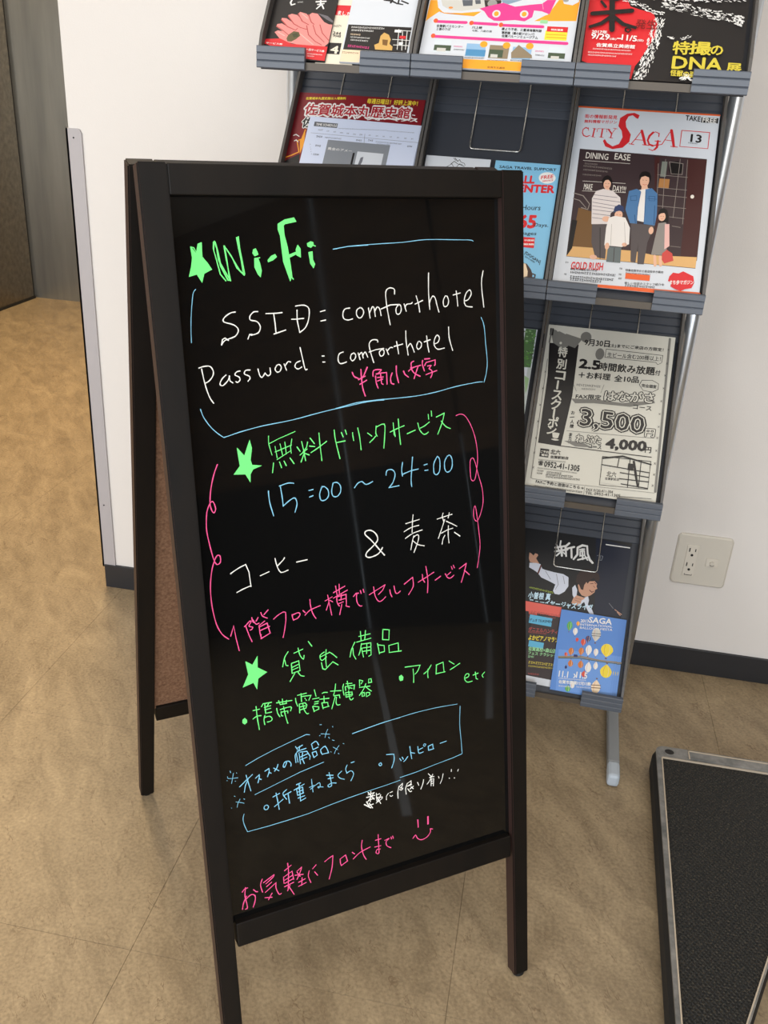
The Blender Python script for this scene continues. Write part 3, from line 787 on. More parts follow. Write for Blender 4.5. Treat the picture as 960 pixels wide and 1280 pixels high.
130 1501,4876 1549,4875
130 1494,4850 1542,4850
130 1471,4823 1487,4755
130 1476,4828 1549,4800 1542,4774
130 1483,4761 1547,4773
130 1602,4965 1609,4967 1619,4969 1629,4970 1642,4968 1657,4964 1667,4961
130 1566,4896 1683,4882
130 1621,4923 1619,4843
130 1589,4844 1601,4766
130 1589,4844 1664,4832 1667,4788
130 1601,4776 1677,4780
130 1779,5044 1775,5021 1770,4989 1764,4961 1757,4940 1750,4923 1744,4911
130 1710,4968 1844,4945
130 1749,4899 1819,4894 1823,4855
130 1765,4885 1758,4867 1748,4841 1739,4815 1729,4787 1719,4759 1712,4739
130 1780,4876 1777,4857 1773,4830 1771,4807 1773,4792 1778,4780 1785,4771 1797,4768 1811,4768 1821,4768
130 1932,5048 1938,4965
130 1914,5019 1990,5008
130 1881,5021 1877,5009 1871,4992 1868,4970 1870,4940 1875,4905 1879,4880
130 1901,4984 2022,4979 2013,4926
130 1901,4984 1904,4935
130 1943,4948 1951,4944
130 1949,4962 1987,4943
130 1902,4908 1904,4847
130 1902,4908 1984,4895 1987,4856
130 1906,4874 1982,4868
130 1941,4921 1942,4896 1944,4861 1947,4832 1953,4814 1960,4801 1967,4795 1977,4796 1988,4804 1996,4810
130 1904,4847 1976,4847
130 2091,5029 2089,4947
130 2091,5029 2134,5008 2110,4975
130 2212,5013 2246,5011 2249,4966 2210,4964 2212,5013
130 2086,4932 2224,4920
130 2171,4962 2164,4946 2153,4922 2139,4898 2119,4873 2096,4847 2080,4829
130 2169,4924 2178,4913 2192,4897 2206,4883 2219,4870 2231,4859 2240,4851
130 2115,4859 2115,4810 2146,4808 2146,4852 2115,4859
130 2170,4847 2173,4791 2219,4808 2215,4837 2170,4847
#iron_line green
f 2630,4953 2659,4966 2685,4933 2678,4895 2644,4892 2629,4919
130 2715,5060 2925,5042
130 2925,5042 2915,5022 2902,4994 2888,4970 2874,4955 2860,4944 2850,4938
130 2825,5010 2830,4915 2826,4830
130 3080,5009 3068,4994 3052,4971 3035,4951 3014,4936 2992,4924 2976,4915
130 3035,4965 3033,4947 3029,4922 3027,4899 3028,4879 3029,4862 3031,4849
130 3156,4993 3146,4873
130 3151,4994 3252,5013 3262,4875
130 3147,4878 3277,4877
130 3339,5009 3410,4953
130 3350,4889 3369,4896 3397,4906 3424,4917 3449,4928 3474,4939 3492,4946
130 3557,4723 3574,4726 3599,4730 3617,4737 3623,4750 3623,4765 3618,4776 3606,4780 3590,4780 3576,4774 3566,4761 3558,4742 3557,4723 3563,4702 3577,4680 3594,4665 3619,4660 3648,4661 3668,4662
130 3685,4742 3761,4753
130 3719,4776 3729,4685 3753,4671
130 3857,4746 3846,4737 3830,4725 3820,4712 3822,4701 3829,4689 3834,4681
#recommend_frame cyan
78 600,4281 755,4335 956,4391 1185,4444 1365,4484 1411,4470
78 683,3881 847,3919 1025,3962 1258,4017 1566,4068
78 1963,4348 2018,4355 2096,4364 2175,4373 2247,4381 2321,4389 2395,4395 2477,4398 2559,4400 2617,4401
84 531,3668 526,3653 518,3631 514,3607 515,3582 519,3554 525,3525 535,3490 547,3453 556,3428
84 556,3428 810,3425 1063,3430 1322,3440 1587,3472 1857,3499 2131,3518 2410,3532 2580,3546
78 1963,4345 2048,4355 2168,4369 2284,4381 2380,4390 2470,4397 2561,4403 2655,4409 2749,4414 2844,4418 2938,4419 3033,4418 3131,4416 3243,4409 3357,4400 3438,4394
84 3481,4356 3477,4290 3471,4197 3468,4105 3471,4025 3477,3948 3483,3874 3487,3802 3490,3733 3493,3686
84 2582,3583 2811,3596 3104,3631 3341,3654 3492,3677
#recommend_heading cyan
122 507,4031 587,4089 671,4144
122 595,4157 599,4137 604,4107 611,4072 620,4028 630,3978 637,3943
122 613,4093 603,4076 589,4053 577,4027 569,3999 562,3969 558,3948
130 707,4089 753,4120
130 753,4120 752,4109 752,4094 749,4077 743,4058 735,4037 730,4023
130 744,4073 773,4054
130 827,4148 875,4168
130 875,4168 876,4159 878,4145 877,4129 870,4108 859,4085 852,4069
130 871,4120 898,4102
130 936,4157 995,4108
130 990,4191 986,4179 979,4163 972,4147 962,4135 951,4124 943,4117
130 1101,4200 1098,4189 1093,4174 1087,4160 1080,4148 1072,4138 1065,4133 1059,4135 1054,4143 1053,4153 1057,4167 1064,4184 1074,4196 1089,4202 1106,4203 1122,4200 1134,4191 1144,4178 1151,4165 1152,4151 1150,4137 1148,4127
70 410,4261 416,4238
70 482,4220 486,4214
70 361,4152 371,4149
70 459,4119 466,4115
70 375,4201 375,4193 376,4181 388,4171 421,4163 465,4157 496,4152
70 447,4224 443,4209 438,4187 432,4164 426,4141 419,4116 415,4099
70 433,3933 443,3925
70 544,3865 553,3858
70 447,3853 460,3848 478,3841 496,3833 513,3825 530,3816 542,3809
70 499,3876 491,3864 480,3847 470,3830 464,3812 459,3794 456,3782
70 387,3794 391,3788
122 1223,4363 1246,4319
122 1237,4338 1310,4360
122 1239,4299 1352,4308
122 1275,4355 1260,4294
122 1239,4288 1230,4281 1218,4270 1210,4252 1209,4222 1212,4185 1214,4158
122 1227,4270 1240,4156
122 1259,4272 1270,4127
122 1275,4279 1360,4268 1398,4192 1390,4155
122 1306,4260 1302,4244 1297,4221 1296,4197 1302,4169 1311,4140 1318,4119
122 1271,4214 1368,4233
122 1279,4179 1355,4192
130 1424,4345 1440,4269
130 1424,4345 1440,4354 1464,4365 1484,4368 1498,4353 1508,4328 1515,4310
130 1440,4269 1506,4285
130 1427,4229 1444,4163
130 1427,4234 1476,4238 1489,4185 1444,4163
135 1536,4244 1536,4236 1537,4223 1539,4210 1543,4198 1549,4185 1553,4176
135 1536,4244 1553,4256 1576,4271 1597,4273 1612,4249 1625,4213 1633,4186
135 1553,4179 1635,4177
70 1545,4569 1567,4566
70 1707,4510 1711,4498
70 1531,4427 1542,4432
70 1647,4382 1659,4362
70 1693,4331 1720,4319
70 1832,4252 1842,4243
70 1663,4184 1670,4176
70 1759,4137 1769,4128
70 1554,4449 1567,4445 1587,4439 1607,4433 1628,4427 1650,4420 1666,4416
70 1643,4487 1636,4476 1627,4461 1619,4444 1612,4424 1606,4403 1602,4387
70 1699,4236 1756,4187
70 1776,4238 1764,4226 1748,4210 1734,4193 1724,4177 1716,4161 1710,4149
#pillow_line cyan
114 793,3704 789,3698 782,3690 779,3681 780,3671 783,3660 789,3652 799,3648 810,3647 820,3649 827,3657 833,3668 835,3678 832,3688 825,3697 818,3703 809,3705 800,3704 793,3704
130 899,3788 983,3812
130 940,3827 943,3803 947,3769 952,3731 956,3686 961,3638 964,3605
130 909,3657 1021,3722
130 1073,3836 1059,3828 1039,3816 1026,3803 1025,3789 1029,3775 1036,3760 1045,3743 1056,3725 1064,3712
130 1043,3771 1127,3794
130 1088,3778 1098,3649
130 1202,3866 1254,3875
130 1166,3803 1297,3847
130 1198,3807 1206,3725
130 1198,3807 1276,3812 1277,3732
130 1208,3764 1280,3778
130 1212,3723 1284,3736
130 1234,3858 1239,3648
130 1209,3684 1294,3693
130 1238,3638 1304,3659
98 1397,3883 1397,3864 1397,3835 1398,3805 1400,3772 1403,3736 1405,3712
98 1364,3785 1424,3798
98 1376,3758 1396,3769 1424,3785 1450,3797 1469,3806 1485,3812 1496,3811 1502,3799 1502,3779 1500,3763 1494,3754 1486,3747 1479,3745 1474,3750 1470,3759 1474,3764 1492,3759 1519,3749 1538,3742
130 1593,3886 1677,3863
130 1609,3834 1675,3830
130 1627,3910 1631,3886 1637,3852 1642,3819 1646,3788 1650,3758 1650,3735 1641,3723 1627,3719 1616,3720 1608,3727 1602,3738 1604,3748 1617,3755 1638,3760 1658,3763 1677,3759 1697,3753 1710,3748
114 1792,3886 1775,3876 1753,3861 1740,3846 1742,3830 1753,3813 1767,3798 1785,3786 1806,3776 1821,3769
114 1869,3947 1861,3935 1851,3917 1846,3899 1849,3878 1857,3855 1863,3840
114 1856,3841 1873,3849 1897,3858 1917,3859 1933,3846 1944,3826 1948,3803 1938,3776 1921,3746 1907,3725
114 1923,3966 1964,3969
130 2319,3862 2312,3858 2302,3853 2296,3846 2298,3837 2305,3826 2312,3820 2320,3820 2329,3824 2335,3831 2332,3841 2325,3853 2319,3862
130 2407,3949 2424,3946 2449,3942 2471,3938 2486,3935 2498,3931 2507,3929
130 2507,3929 2509,3908 2511,3877 2508,3845 2497,3811 2482,3775 2470,3750
130 2587,3847 2606,3814
130 2622,3857 2637,3825
130 2701,3845 2662,3805 2642,3793
130 2735,3975 2737,3955 2739,3926 2743,3895 2747,3862 2752,3827 2756,3802
130 2751,3887 2799,3867
130 2848,3946 2849,3933 2850,3913 2852,3895 2853,3877 2856,3861 2864,3850 2882,3848 2905,3851 2922,3854
130 2916,3912 2858,3899
98 2941,3962 2936,3956 2931,3949 2928,3942 2933,3935 2941,3928 2948,3926 2955,3932 2961,3942 2963,3950 2958,3955 2948,3959 2941,3962
130 2997,3913 3000,3856
130 2997,3913 3061,3925 3068,3867
130 3000,3856 3076,3859
130 3172,3911 3261,3919
#limited_note white
141 2131,3497 2208,3384
141 2106,3436 2218,3434
141 2169,3501 2154,3362
141 2213,3474 2118,3372
123 2130,3467 2213,3474
123 2141,3388 2209,3399
158 2071,3348 2158,3277
158 2103,3377 2136,3299
158 2139,3344 2180,3271
158 2130,3316 2190,3321
123 2242,3458 2244,3351
123 2248,3434 2286,3438
123 2239,3398 2321,3382
123 2300,3419 2294,3404 2286,3384 2275,3365 2261,3349 2246,3334 2235,3323
123 2254,3386 2295,3299
123 2258,3332 2321,3367
106 2409,3411 2402,3404 2391,3393 2382,3380 2378,3363 2377,3343 2377,3328
106 2429,3413 2465,3418
106 2428,3375 2431,3369 2436,3361 2442,3356 2450,3357 2459,3361 2465,3364
130 2562,3467 2556,3450 2547,3424 2541,3396 2539,3363 2539,3327 2540,3302
130 2562,3459 2576,3471 2596,3485 2610,3492 2611,3482 2606,3463 2600,3449 2591,3444 2580,3442 2576,3440 2587,3435 2604,3428 2614,3422 2611,3415 2601,3409 2590,3405 2582,3408 2574,3415 2568,3419
130 2678,3473 2671,3458 2660,3435 2653,3411 2652,3382 2655,3352 2657,3330
130 2678,3473 2734,3496 2732,3450 2677,3435
130 2685,3433 2739,3441
130 2683,3395 2691,3381 2702,3362 2712,3348 2721,3345 2730,3347 2736,3349
130 2730,3412 2760,3378
130 2714,3386 2762,3411
130 2826,3447 2840,3405
130 2913,3462 2910,3447 2906,3426 2899,3404 2889,3381 2877,3359 2869,3343
123 2986,3527 3024,3478
123 3049,3502 3035,3480 3016,3449 2998,3423 2984,3406 2971,3394 2962,3386
123 3000,3469 3064,3467
123 3023,3439 3019,3347
123 3023,3439 3062,3436 3051,3338
123 3030,3406 3053,3408
123 3028,3376 3052,3377
106 3130,3449 3139,3423
106 3200,3469 3195,3449 3189,3421 3181,3396 3171,3374 3160,3355 3152,3341
106 3325,3497 3321,3467
106 3427,3470 3418,3448
141 3289,3382 3292,3379
141 3363,3366 3366,3362
#closing_line pink
146 428,2655 435,2663 447,2676 459,2685 472,2688 486,2689 496,2689
146 472,2701 467,2674 460,2634 457,2590 463,2535 472,2476 476,2432 470,2415 458,2413 450,2413
146 476,2583 463,2562 446,2532 432,2502 423,2474 417,2446 413,2426
146 466,2545 484,2558 509,2575 532,2585 551,2581 569,2570 580,2554 583,2533 580,2507 574,2481 565,2454 554,2428 546,2410
146 568,2641 596,2604 615,2598
130 685,2746 677,2728 665,2702 658,2672 662,2637 670,2598 676,2570
130 698,2694 836,2758
130 836,2758 835,2751 833,2741 821,2728 792,2709 755,2686 728,2670
130 731,2627 798,2667
130 713,2557 853,2642
130 853,2642 851,2623 847,2596 848,2567 856,2534 868,2498 880,2473 890,2466 901,2470 908,2474
130 701,2485 789,2462
130 793,2516 785,2506 774,2491 764,2477 756,2464 748,2452 743,2443
130 1017,2857 1019,2829 1021,2787 1021,2732 1014,2650 1004,2556 997,2489
130 972,2768 1059,2816
130 952,2671 953,2601
130 953,2685 1066,2731 1078,2615
130 963,2640 1069,2674
130 966,2597 1072,2624
130 956,2551 1075,2574
130 1002,2557 1070,2408
130 990,2484 1028,2548
130 1130,2710 1191,2748
130 1191,2748 1186,2732 1178,2709 1167,2683 1152,2654 1135,2623 1122,2600
130 1101,2664 1204,2643
130 1129,2696 1164,2629
130 1139,2553 1226,2573
130 1188,2600 1175,2499
130 1135,2498 1235,2518
114 1285,2666 1279,2648 1272,2622 1269,2594 1277,2560 1289,2523 1297,2497
114 1332,2679 1381,2719
114 1355,2629 1391,2568
130 1497,2726 1511,2733 1532,2745 1552,2755 1573,2763 1593,2770 1608,2775
130 1608,2775 1604,2735 1598,2678 1589,2620 1573,2563 1554,2506 1540,2466
130 1702,2697 1702,2682 1702,2660 1703,2640 1706,2624 1711,2609 1715,2599
130 1702,2697 1777,2730 1799,2638 1715,2602
130 1869,2739 1900,2706
130 1878,2641 1902,2658 1938,2683 1977,2704 2027,2718 2080,2729 2118,2736
130 2014,2864 2009,2842 2002,2809 2000,2773 2004,2734 2012,2690 2021,2652 2033,2622 2045,2597 2055,2580
130 2197,2807 2272,2807
130 2183,2716 2267,2709
130 2238,2875 2237,2839 2237,2787 2237,2737 2237,2690 2238,2644 2234,2613 2223,2606 2207,2614 2197,2625 2196,2639 2201,2657 2209,2669 2224,2671 2242,2667 2256,2664
130 2327,2767 2384,2778
130 2384,2772 2372,2766 2356,2756 2344,2742 2341,2724 2344,2702 2351,2682 2368,2664 2390,2648 2406,2636
130 2413,2788 2421,2757
130 2438,2794 2446,2759
195 2807,2914 2809,2812
282 2956,2914 2953,2818
130 2726,2672 2737,2685 2752,2702 2766,2709 2775,2696 2782,2673 2793,2652 2809,2636 2829,2622 2851,2614 2877,2614 2905,2619 2930,2629 2951,2644 2969,2663 2981,2682 2986,2702 2985,2722 2983,2736
130 2983,2736 3017,2720
"""
INKS = {'green': lin((118, 244, 132)), 'white': lin((238, 238, 232)), 'cyan': lin((136, 202, 232)), 'pink': lin((248, 92, 152))}
def ribbon(m, pts, w, z, col, seed, conv):
    # one quad strip with rounded joins, slightly uneven width
    P = [Vector(p) for p in pts]
    n = len(P)
    if n < 2: return
    vs = []; fs = []
    for i in range(n):
        if i == 0: t = P[1] - P[0]
        elif i == n - 1: t = P[-1] - P[-2]
        else:
            t = (P[i + 1] - P[i]).normalized() + (P[i] - P[i - 1]).normalized()
        if t.length < 1e-9: t = Vector((1, 0))
        t.normalize(); nrm = Vector((-t.y, t.x))
        k = 1.0
        if 0 < i < n - 1:
            c = t.dot((P[i] - P[i - 1]).normalized()); k = min(1.5, 1 / max(0.4, abs(c)))
        ww = w * 0.5 * k * (0.92 + 0.16 * math.sin(seed + i * 1.7))
        vs += [conv(P[i] + nrm * ww, z), conv(P[i] - nrm * ww, z)]
    for i in range(n - 1): fs.append((2 * i, 2 * i + 1, 2 * i + 3, 2 * i + 2))
    # round caps
    for e, d in ((0, P[0] - P[1]), (n - 1, P[-1] - P[-2])):
        if d.length < 1e-9: continue
        d = d.normalized(); nn = Vector((-d.y, d.x)); b = len(vs); r = w * 0.5
        vs.append(conv(P[e], z))
        for j in range(6):
            a = -math.pi / 2 + math.pi * j / 5
            vs.append(conv(P[e] + d * math.cos(a) * r + nn * math.sin(a) * r, z))
        for j in range(5): fs.append((b, b + 1 + j, b + 2 + j))
    m.add(vs, fs, 0, col)
def bconv(p, z):
    return tuple(MF @ Vector((p.x, 0.010 - z, p.y)))
def writing():
    cur = None; m = None; k = 0
    def flush():
        if m: m.build('handwriting', MT['marker'], surf, colors=True)
    for ln in WRITING.strip().split('\n'):
        if ln[0] == '#':
            flush(); nm, col = ln[1:].split(); m = MB(); col = INKS[col]; k = 0; continue
        a, *pp = ln.split()
        pts = [tuple(float(v) / 1e4 for v in p.split(',')) for p in pp]
        k += 1; z = 0.00025 + 0.000012 * k
        if a == 'f' and len(pts) == 10 or (a == 'f' and len(pts) > 10):
            q = MB(); q.add([bconv(Vector(p), z) for p in pts], [tuple(range(len(pts)))], 0, col)
            ribbon(q, pts + [pts[0]], 0.0007, z + .000006, col, k, bconv)
            star_done = q.build('hand_drawn_star', MT['marker'], surf, colors=True)
        elif a == 'f':
            m.add([bconv(Vector(p), z) for p in pts], [tuple(range(len(pts)))], 0, col)
            Z = pts + [pts[0]]
            ribbon(m, Z, 0.0007, z + .000006, col, k, bconv)
        else:
            ribbon(m, pts, float(a) / 1e5 * 0.95, z, col, k, bconv)
    flush()
writing()

# ------------------------------------------------------------------ brochure rack
LEAN = math.radians(37); CL, SL = math.cos(LEAN), math.sin(LEAN)
RO = Vector((0.23, 1.385, 0)); RY = math.radians(-2)
rack = empty('brochure_rack', RO, RY)
tag(rack, 'grey three-column leaflet rack with sloping pockets and steel posts behind the easel board', 'display rack')
ZK = [1.188, 0.896, 0.562, 0.180]
PITCHU = 0.2284
def sheetM(k, back=0.0):
    P = Vector((0, 0.015, ZK[k] - 0.008)); X = Vector((1, 0, 0)); U = Vector((0, SL, CL)); N = Vector((0, -CL, SL))
    P = P + N * back
    Mx = Matrix((X, U, N)).transposed().to_4x4(); Mx.translation = P; return Mx
VM = 0.362
def make_pocket():
    # built for a pocket whose left edge is u=0 and lip top is z=0
    W = 0.2268
    P = Vector((0, 0.015, -0.008)); U = Vector((0, SL, CL)); N = Vector((0, -CL, SL)); X = Vector((1, 0, 0))
    Mx = Matrix((X, U, N)).transposed().to_4x4(); Mx.translation = P
    m = MB(); m.box(0.003, W - 0.003, -0.020, VM, -0.0110, -0.0080, M=Mx)
    pocket = m.build('pocket', MT['panel'], rack)
    m = MB()
    for i in range(5):
        a = 0.287 + i * 0.0150
        m.prism([(a, -0.0082), (a + 0.0012, -0.0060), (a + 0.0132, -0.0060), (a + 0.0140, -0.0082)], 0.004, W - 0.004, 'x', M=Mx)
    m.build('ribbed_band', MT['rib'], pocket)
    m = MB(); m.box(0.003, W - 0.003, 0.006, 0.034, -0.029, -0.0265); m.box(0.003, W - 0.003, 0.0055, 0.0075, -0.029, -0.0190)
    m.build('tray_floor', MT['tray'], pocket)
    for (a, b_) in ((0.0, 0.0725), (W - 0.0725, W)):
        m = MB()
        prof = []
        for i in range(3):
            zt = -0.0098 * i; prof += [(0.0012, zt), (0.0, zt - 0.0012), (0.0, zt - 0.0082), (0.0016, zt - 0.0094)]
        prof += [(0.0085, -0.029), (0.0085, 0.0)]
        m.prism(prof, a, b_, 'x')
        lip = m.build('front_lip', MT['lip'], pocket)
        xe = b_ if a == 0 else a
    for a in (0.0, W - 0.0042):
        def PU(v, nn): q = P + U * v + N * nn; return (q.y, q.z)
        m = MB(); m.prism([(0.0088, -0.0005), (0.0088, -0.029), (0.036, -0.029), PU(-0.004, -0.0112), PU(VM, -0.0112), PU(VM, 0.014), PU(0.02, 0.014)], a, a + 0.0042, 'x')
        m.build('side_wall', MT['side'], pocket)
    m = MB(); r = 0.0012; c = W / 2; hw = 0.0405; nz = -0.0047
    pts = [(c - hw, VM - 0.004, nz)]
    for v in (0.232,): pts.append((c - hw, v, nz))
    for i in range(1, 4):
        t = math.pi / 2 * i / 4; pts.append((c - hw + 0.006 * (1 - math.cos(t)), 0.228 - 0.006 * math.sin(t), nz))
    pts.append((c - hw + 0.008, 0.222, nz)); pts.append((c + hw - 0.008, 0.222, nz))
    for i in range(3, 0, -1):
        t = math.pi / 2 * i / 4; pts.append((c + hw - 0.006 * (1 - math.cos(t)), 0.228 - 0.006 * math.sin(t), nz))
    pts += [(c + hw, 0.232, nz), (c + hw, VM - 0.004, nz)]
    m.tube(pts, r, 8, M=Mx); m.build('wire_clip', MT['wire'], pocket, smooth=True)
    return pocket
p0 = make_pocket(); kids = [o for o in p0.children]
first = True
for k in range(4):
    for c in range(3):
        loc = (-3 * PITCHU + c * PITCHU, 0, ZK[k])
        if first: p0.location = loc; first = False; continue
        q = dup(p0, rack, location=loc)
        for ch in kids: dup(ch, q)
for sx in (0.0125, -3 * PITCHU - 0.0125):
    m = MB(); m.tube([(sx, 0.2165, 0.02), (sx, 0.2165, 1.56)], 0.0115, 24); po = m.build('post', MT['chrome'], rack, smooth=True)
    m = MB(); m.tube([(sx, 0.2165, 1.56), (sx, 0.2165, 1.572)], 0.0122, 24); m.build('post_cap', MT['rubber'], po)
    fx = sx - 0.006 if sx > 0 else sx + 0.006
    m = MB(); m.box(fx - 0.0105, fx + 0.0105, 0.020, 0.335, 0.004, 0.028, b=0.003); fo = m.build('foot', MT['footgrey'], rack)
    m = MB(); m.box(fx - 0.0112, fx + 0.0112, -0.022, 0.022, 0.002, 0.0288, b=0.006); m.build('foot_cap', MT['footcap'], fo)
    m = MB(); m.box(fx - 0.0112, fx + 0.0112, 0.333, 0.350, 0.002, 0.0288, b=0.005); m.build('foot_cap', MT['footcap'], fo)
    m = MB(); m.tube([(fx, 0.0, 0.0), (fx, 0.0, 0.004)], 0.007, 12); m.build('foot_pad', MT['rubber'], fo)
    m = MB(); m.tube([(fx, 0.33, 0.0), (fx, 0.33, 0.006)], 0.007, 12); m.build('foot_pad', MT['rubber'], fo)
for zc in (0.36, 0.75, 1.1, 1.42):
    m = MB(); m.box(-3 * PITCHU - 0.0125, 0.0125, 0.226, 0.236, zc - 0.012, zc + 0.012, b=0.001); m.build('crossbar', MT['panel'], rack)

# ------------------------------------------------------------------ leaflets
PAL = dict(ink_black=(30, 27, 27), white=(228, 226, 222), paper_white=(208, 212, 218), paper_cream=(226, 216, 196), paper_blue=(206, 214, 234), paper_newsprint=(205, 202, 190),
 paper_sky=(128, 186, 218), darkredpaper=(126, 22, 32), darkred=(120, 24, 22), darkred2=(168, 24, 40), nightpaper=(26, 26, 28), skyprint=(86, 132, 200), sky2=(104, 148, 212),
 pinkmeat=(226, 138, 132), meatdark=(176, 72, 70), meatlite=(244, 178, 168), olive=(92, 82, 52), darkolive=(64, 66, 40), greysheen=(104, 100, 104), red=(208, 40, 46), cream=(232, 208, 176),
 pink=(222, 62, 138), gold=(206, 164, 92), darkgold=(120, 84, 40), brown=(112, 78, 50), orange=(240, 160, 44), buswhite=(198, 196, 188), glassgrey=(88, 92, 98), glassblue=(130, 152, 172), tyre=(52, 46, 44),
 hubgrey=(150, 148, 144), amber=(224, 140, 60), ambr=(196, 112, 50), redorange=(232, 92, 52), yellow=(236, 214, 62), mint=(150, 206, 150), skywhite=(208, 216, 220), skywhite2=(198, 226, 240), darkgreen=(72, 86, 66),
 skyblue=(140, 178, 210), seablue=(78, 138, 180), landbrown=(140, 124, 100), gold2=(206, 188, 62), tabgrey=(90, 92, 98), dgrey=(112, 114, 122), midgrey=(132, 136, 142), brownmug=(62, 44, 38),
 orangered=(224, 96, 44), ph_dark=(58, 44, 46), ph_white=(226, 218, 206), ph_grey=(140, 130, 122), ph_wood=(66, 32, 30), ph_black=(24, 20, 20), ph_glass=(120, 126, 116), ph_amber=(168, 118, 68), ph_tan=(112, 80, 44),
 ph_glow=(214, 168, 108), ph_hair=(22, 16, 16), ph_skin=(224, 176, 148), ph_stripe=(216, 206, 202), ph_striped=(120, 112, 120), ph_pants=(84, 76, 76), ph_navy=(44, 58, 96), ph_shirt=(228, 222, 216), ph_jeans=(100, 108, 108),
 ph_denim=(74, 116, 160), ph_denimd=(48, 84, 124), ph_dress=(138, 132, 126), ph_pinksleeve=(224, 176, 168), ph_bag=(198, 72, 66), ngrey=(120, 118, 112), ngrey2=(110, 108, 104), photogreen=(84, 116, 72), leafgreen=(96, 150, 66),
 photogrey=(182, 190, 186), leafpale=(146, 178, 130), nightblue=(22, 28, 46), jz_skin=(196, 148, 122), jz_shirt=(206, 210, 222), jz_vest=(30, 28, 30), jz_hair=(52, 36, 32), jz_dark=(90, 40, 36), grey6=(120, 122, 128), yellowgreen=(170, 188, 70),
 listdark=(50, 40, 40), salmon=(216, 96, 84), redsoft=(170, 72, 66), cyansoft=(92, 172, 206), green3=(70, 168, 88), redb=(206, 66, 56), navy=(40, 44, 96), yellow3=(232, 206, 56))
def C(n): return lin(PAL[n])
_glyph = {}
_cu = bpy.data.curves.new('type', 'FONT'); _to = bpy.data.objects.new('type', _cu); COL.objects.link(_to)
def glyph(txt, bold):
    key = txt
    if key not in _glyph:
        _cu.body = txt; _cu.resolution_u = 2; _cu.fill_mode = 'FRONT'
        dg = bpy.context.evaluated_depsgraph_get()
        me = bpy.data.meshes.new_from_object(_to.evaluated_get(dg))
        vs = [(v.co.x, v.co.y) for v in me.vertices]; fs = [tuple(p.vertices) for p in me.polygons]
        bpy.data.meshes.remove(me); _glyph[key] = (vs, fs)
    return _glyph[key]

class Sheet:
    def __init__(s, w, h, paper, thick):
        s.w, s.h, s.col, s.th = w, h, C(paper), thick; s.n = 0; s.groups = []; s.m = None
    def z(s): s.n += 1; return s.th + 0.00004 + s.n * 0.000005
    def grp(s, name): s.m = MB(); s.groups.append((name, s.m))
    def poly(s, c, pts, z=None):
        z = s.z() if z is None else z
        s.m.add([(a / 1000, b / 1000, z) for a, b in pts], [tuple(range(len(pts)))], 0, C(c))
    def text(s, c, bold, x0, y0, x1, y1, txt, h):
        vs, fs = glyph(txt, bold)
        if not vs: return
        ax = min(v[0] for v in vs); bx = max(v[0] for v in vs); ay = min(v[1] for v in vs); by = max(v[1] for v in vs)
        sx = (x1 - x0) / max(bx - ax, 1e-6); sy = h / max(by - ay, 1e-6); sl = (y1 - y0) / max(x1 - x0, 1e-6)
        z = s.z()
        r = (0.008, 0.026, 0.045, 0.095, 0.14)[bold]
        # heavier type: the same outline laid down again a hair to each side
        offs = [(0, 0)] + ([(r * math.cos(q * math.pi / 4), r * math.sin(q * math.pi / 4)) for q in range(0, 8, 1 if bold > 1 else 2)] if r else [])
        for qi, (ex, ey) in enumerate(offs):
            o = []
            if qi: s.n += 0.6; z = s.th + 0.00004 + s.n * 0.000005
            for v in vs:
                X = x0 + (v[0] + ex - ax) * sx; o.append((X / 1000, (y0 + (X - x0) * sl + (v[1] + ey - ay) * sy) / 1000, z))
            s.m.add(o, fs, 0, C(c))
    def line(s, c, w, pts):
        z = s.z()
        ribbon(s.m, [(a / 1000, b / 1000) for a, b in pts], w / 1000, z, C(c), 0.5, lambda p, zz: (p.x, p.y, zz))
    def ell(s, c, cx, cy, rx, ry, n=18):
        s.poly(c, [(cx + rx * math.cos(2 * math.pi * i / n), cy + ry * math.sin(2 * math.pi * i / n)) for i in range(n)])
    def dashes(s, c, x0, y0, x1, y1, h):
        z = s.z(); x = x0; L_ = x1 - x0
        while x < x1 - h * 0.3:
            w = min(h * random.uniform(0.55, 0.95), x1 - x); y = y0 + (y1 - y0) * (x - x0) / L_
            k = random.randint(0, 2)
            if k == 0: R = [(x, y, x + w, y + h * .22), (x, y + h * .7, x + w, y + h * .9), (x + w * .4, y, x + w * .6, y + h)]
            elif k == 1: R = [(x, y, x + w * .22, y + h), (x, y + h * .45, x + w, y + h * .62), (x + w * .8, y, x + w, y + h)]
            else: R = [(x, y + h * .78, x + w, y + h), (x, y, x + w * .8, y + h * .2), (x + w * .3, y + .2 * h, x + w * .5, y + h * .8)]
            for a, b, cc, d in R:
                s.m.add([(a / 1000, b / 1000, z), (cc / 1000, b / 1000, z), (cc / 1000, d / 1000, z), (a / 1000, d / 1000, z)], [(0, 1, 2, 3)], 0, C(c))
            x += w + h * random.uniform(0.12, 0.3)
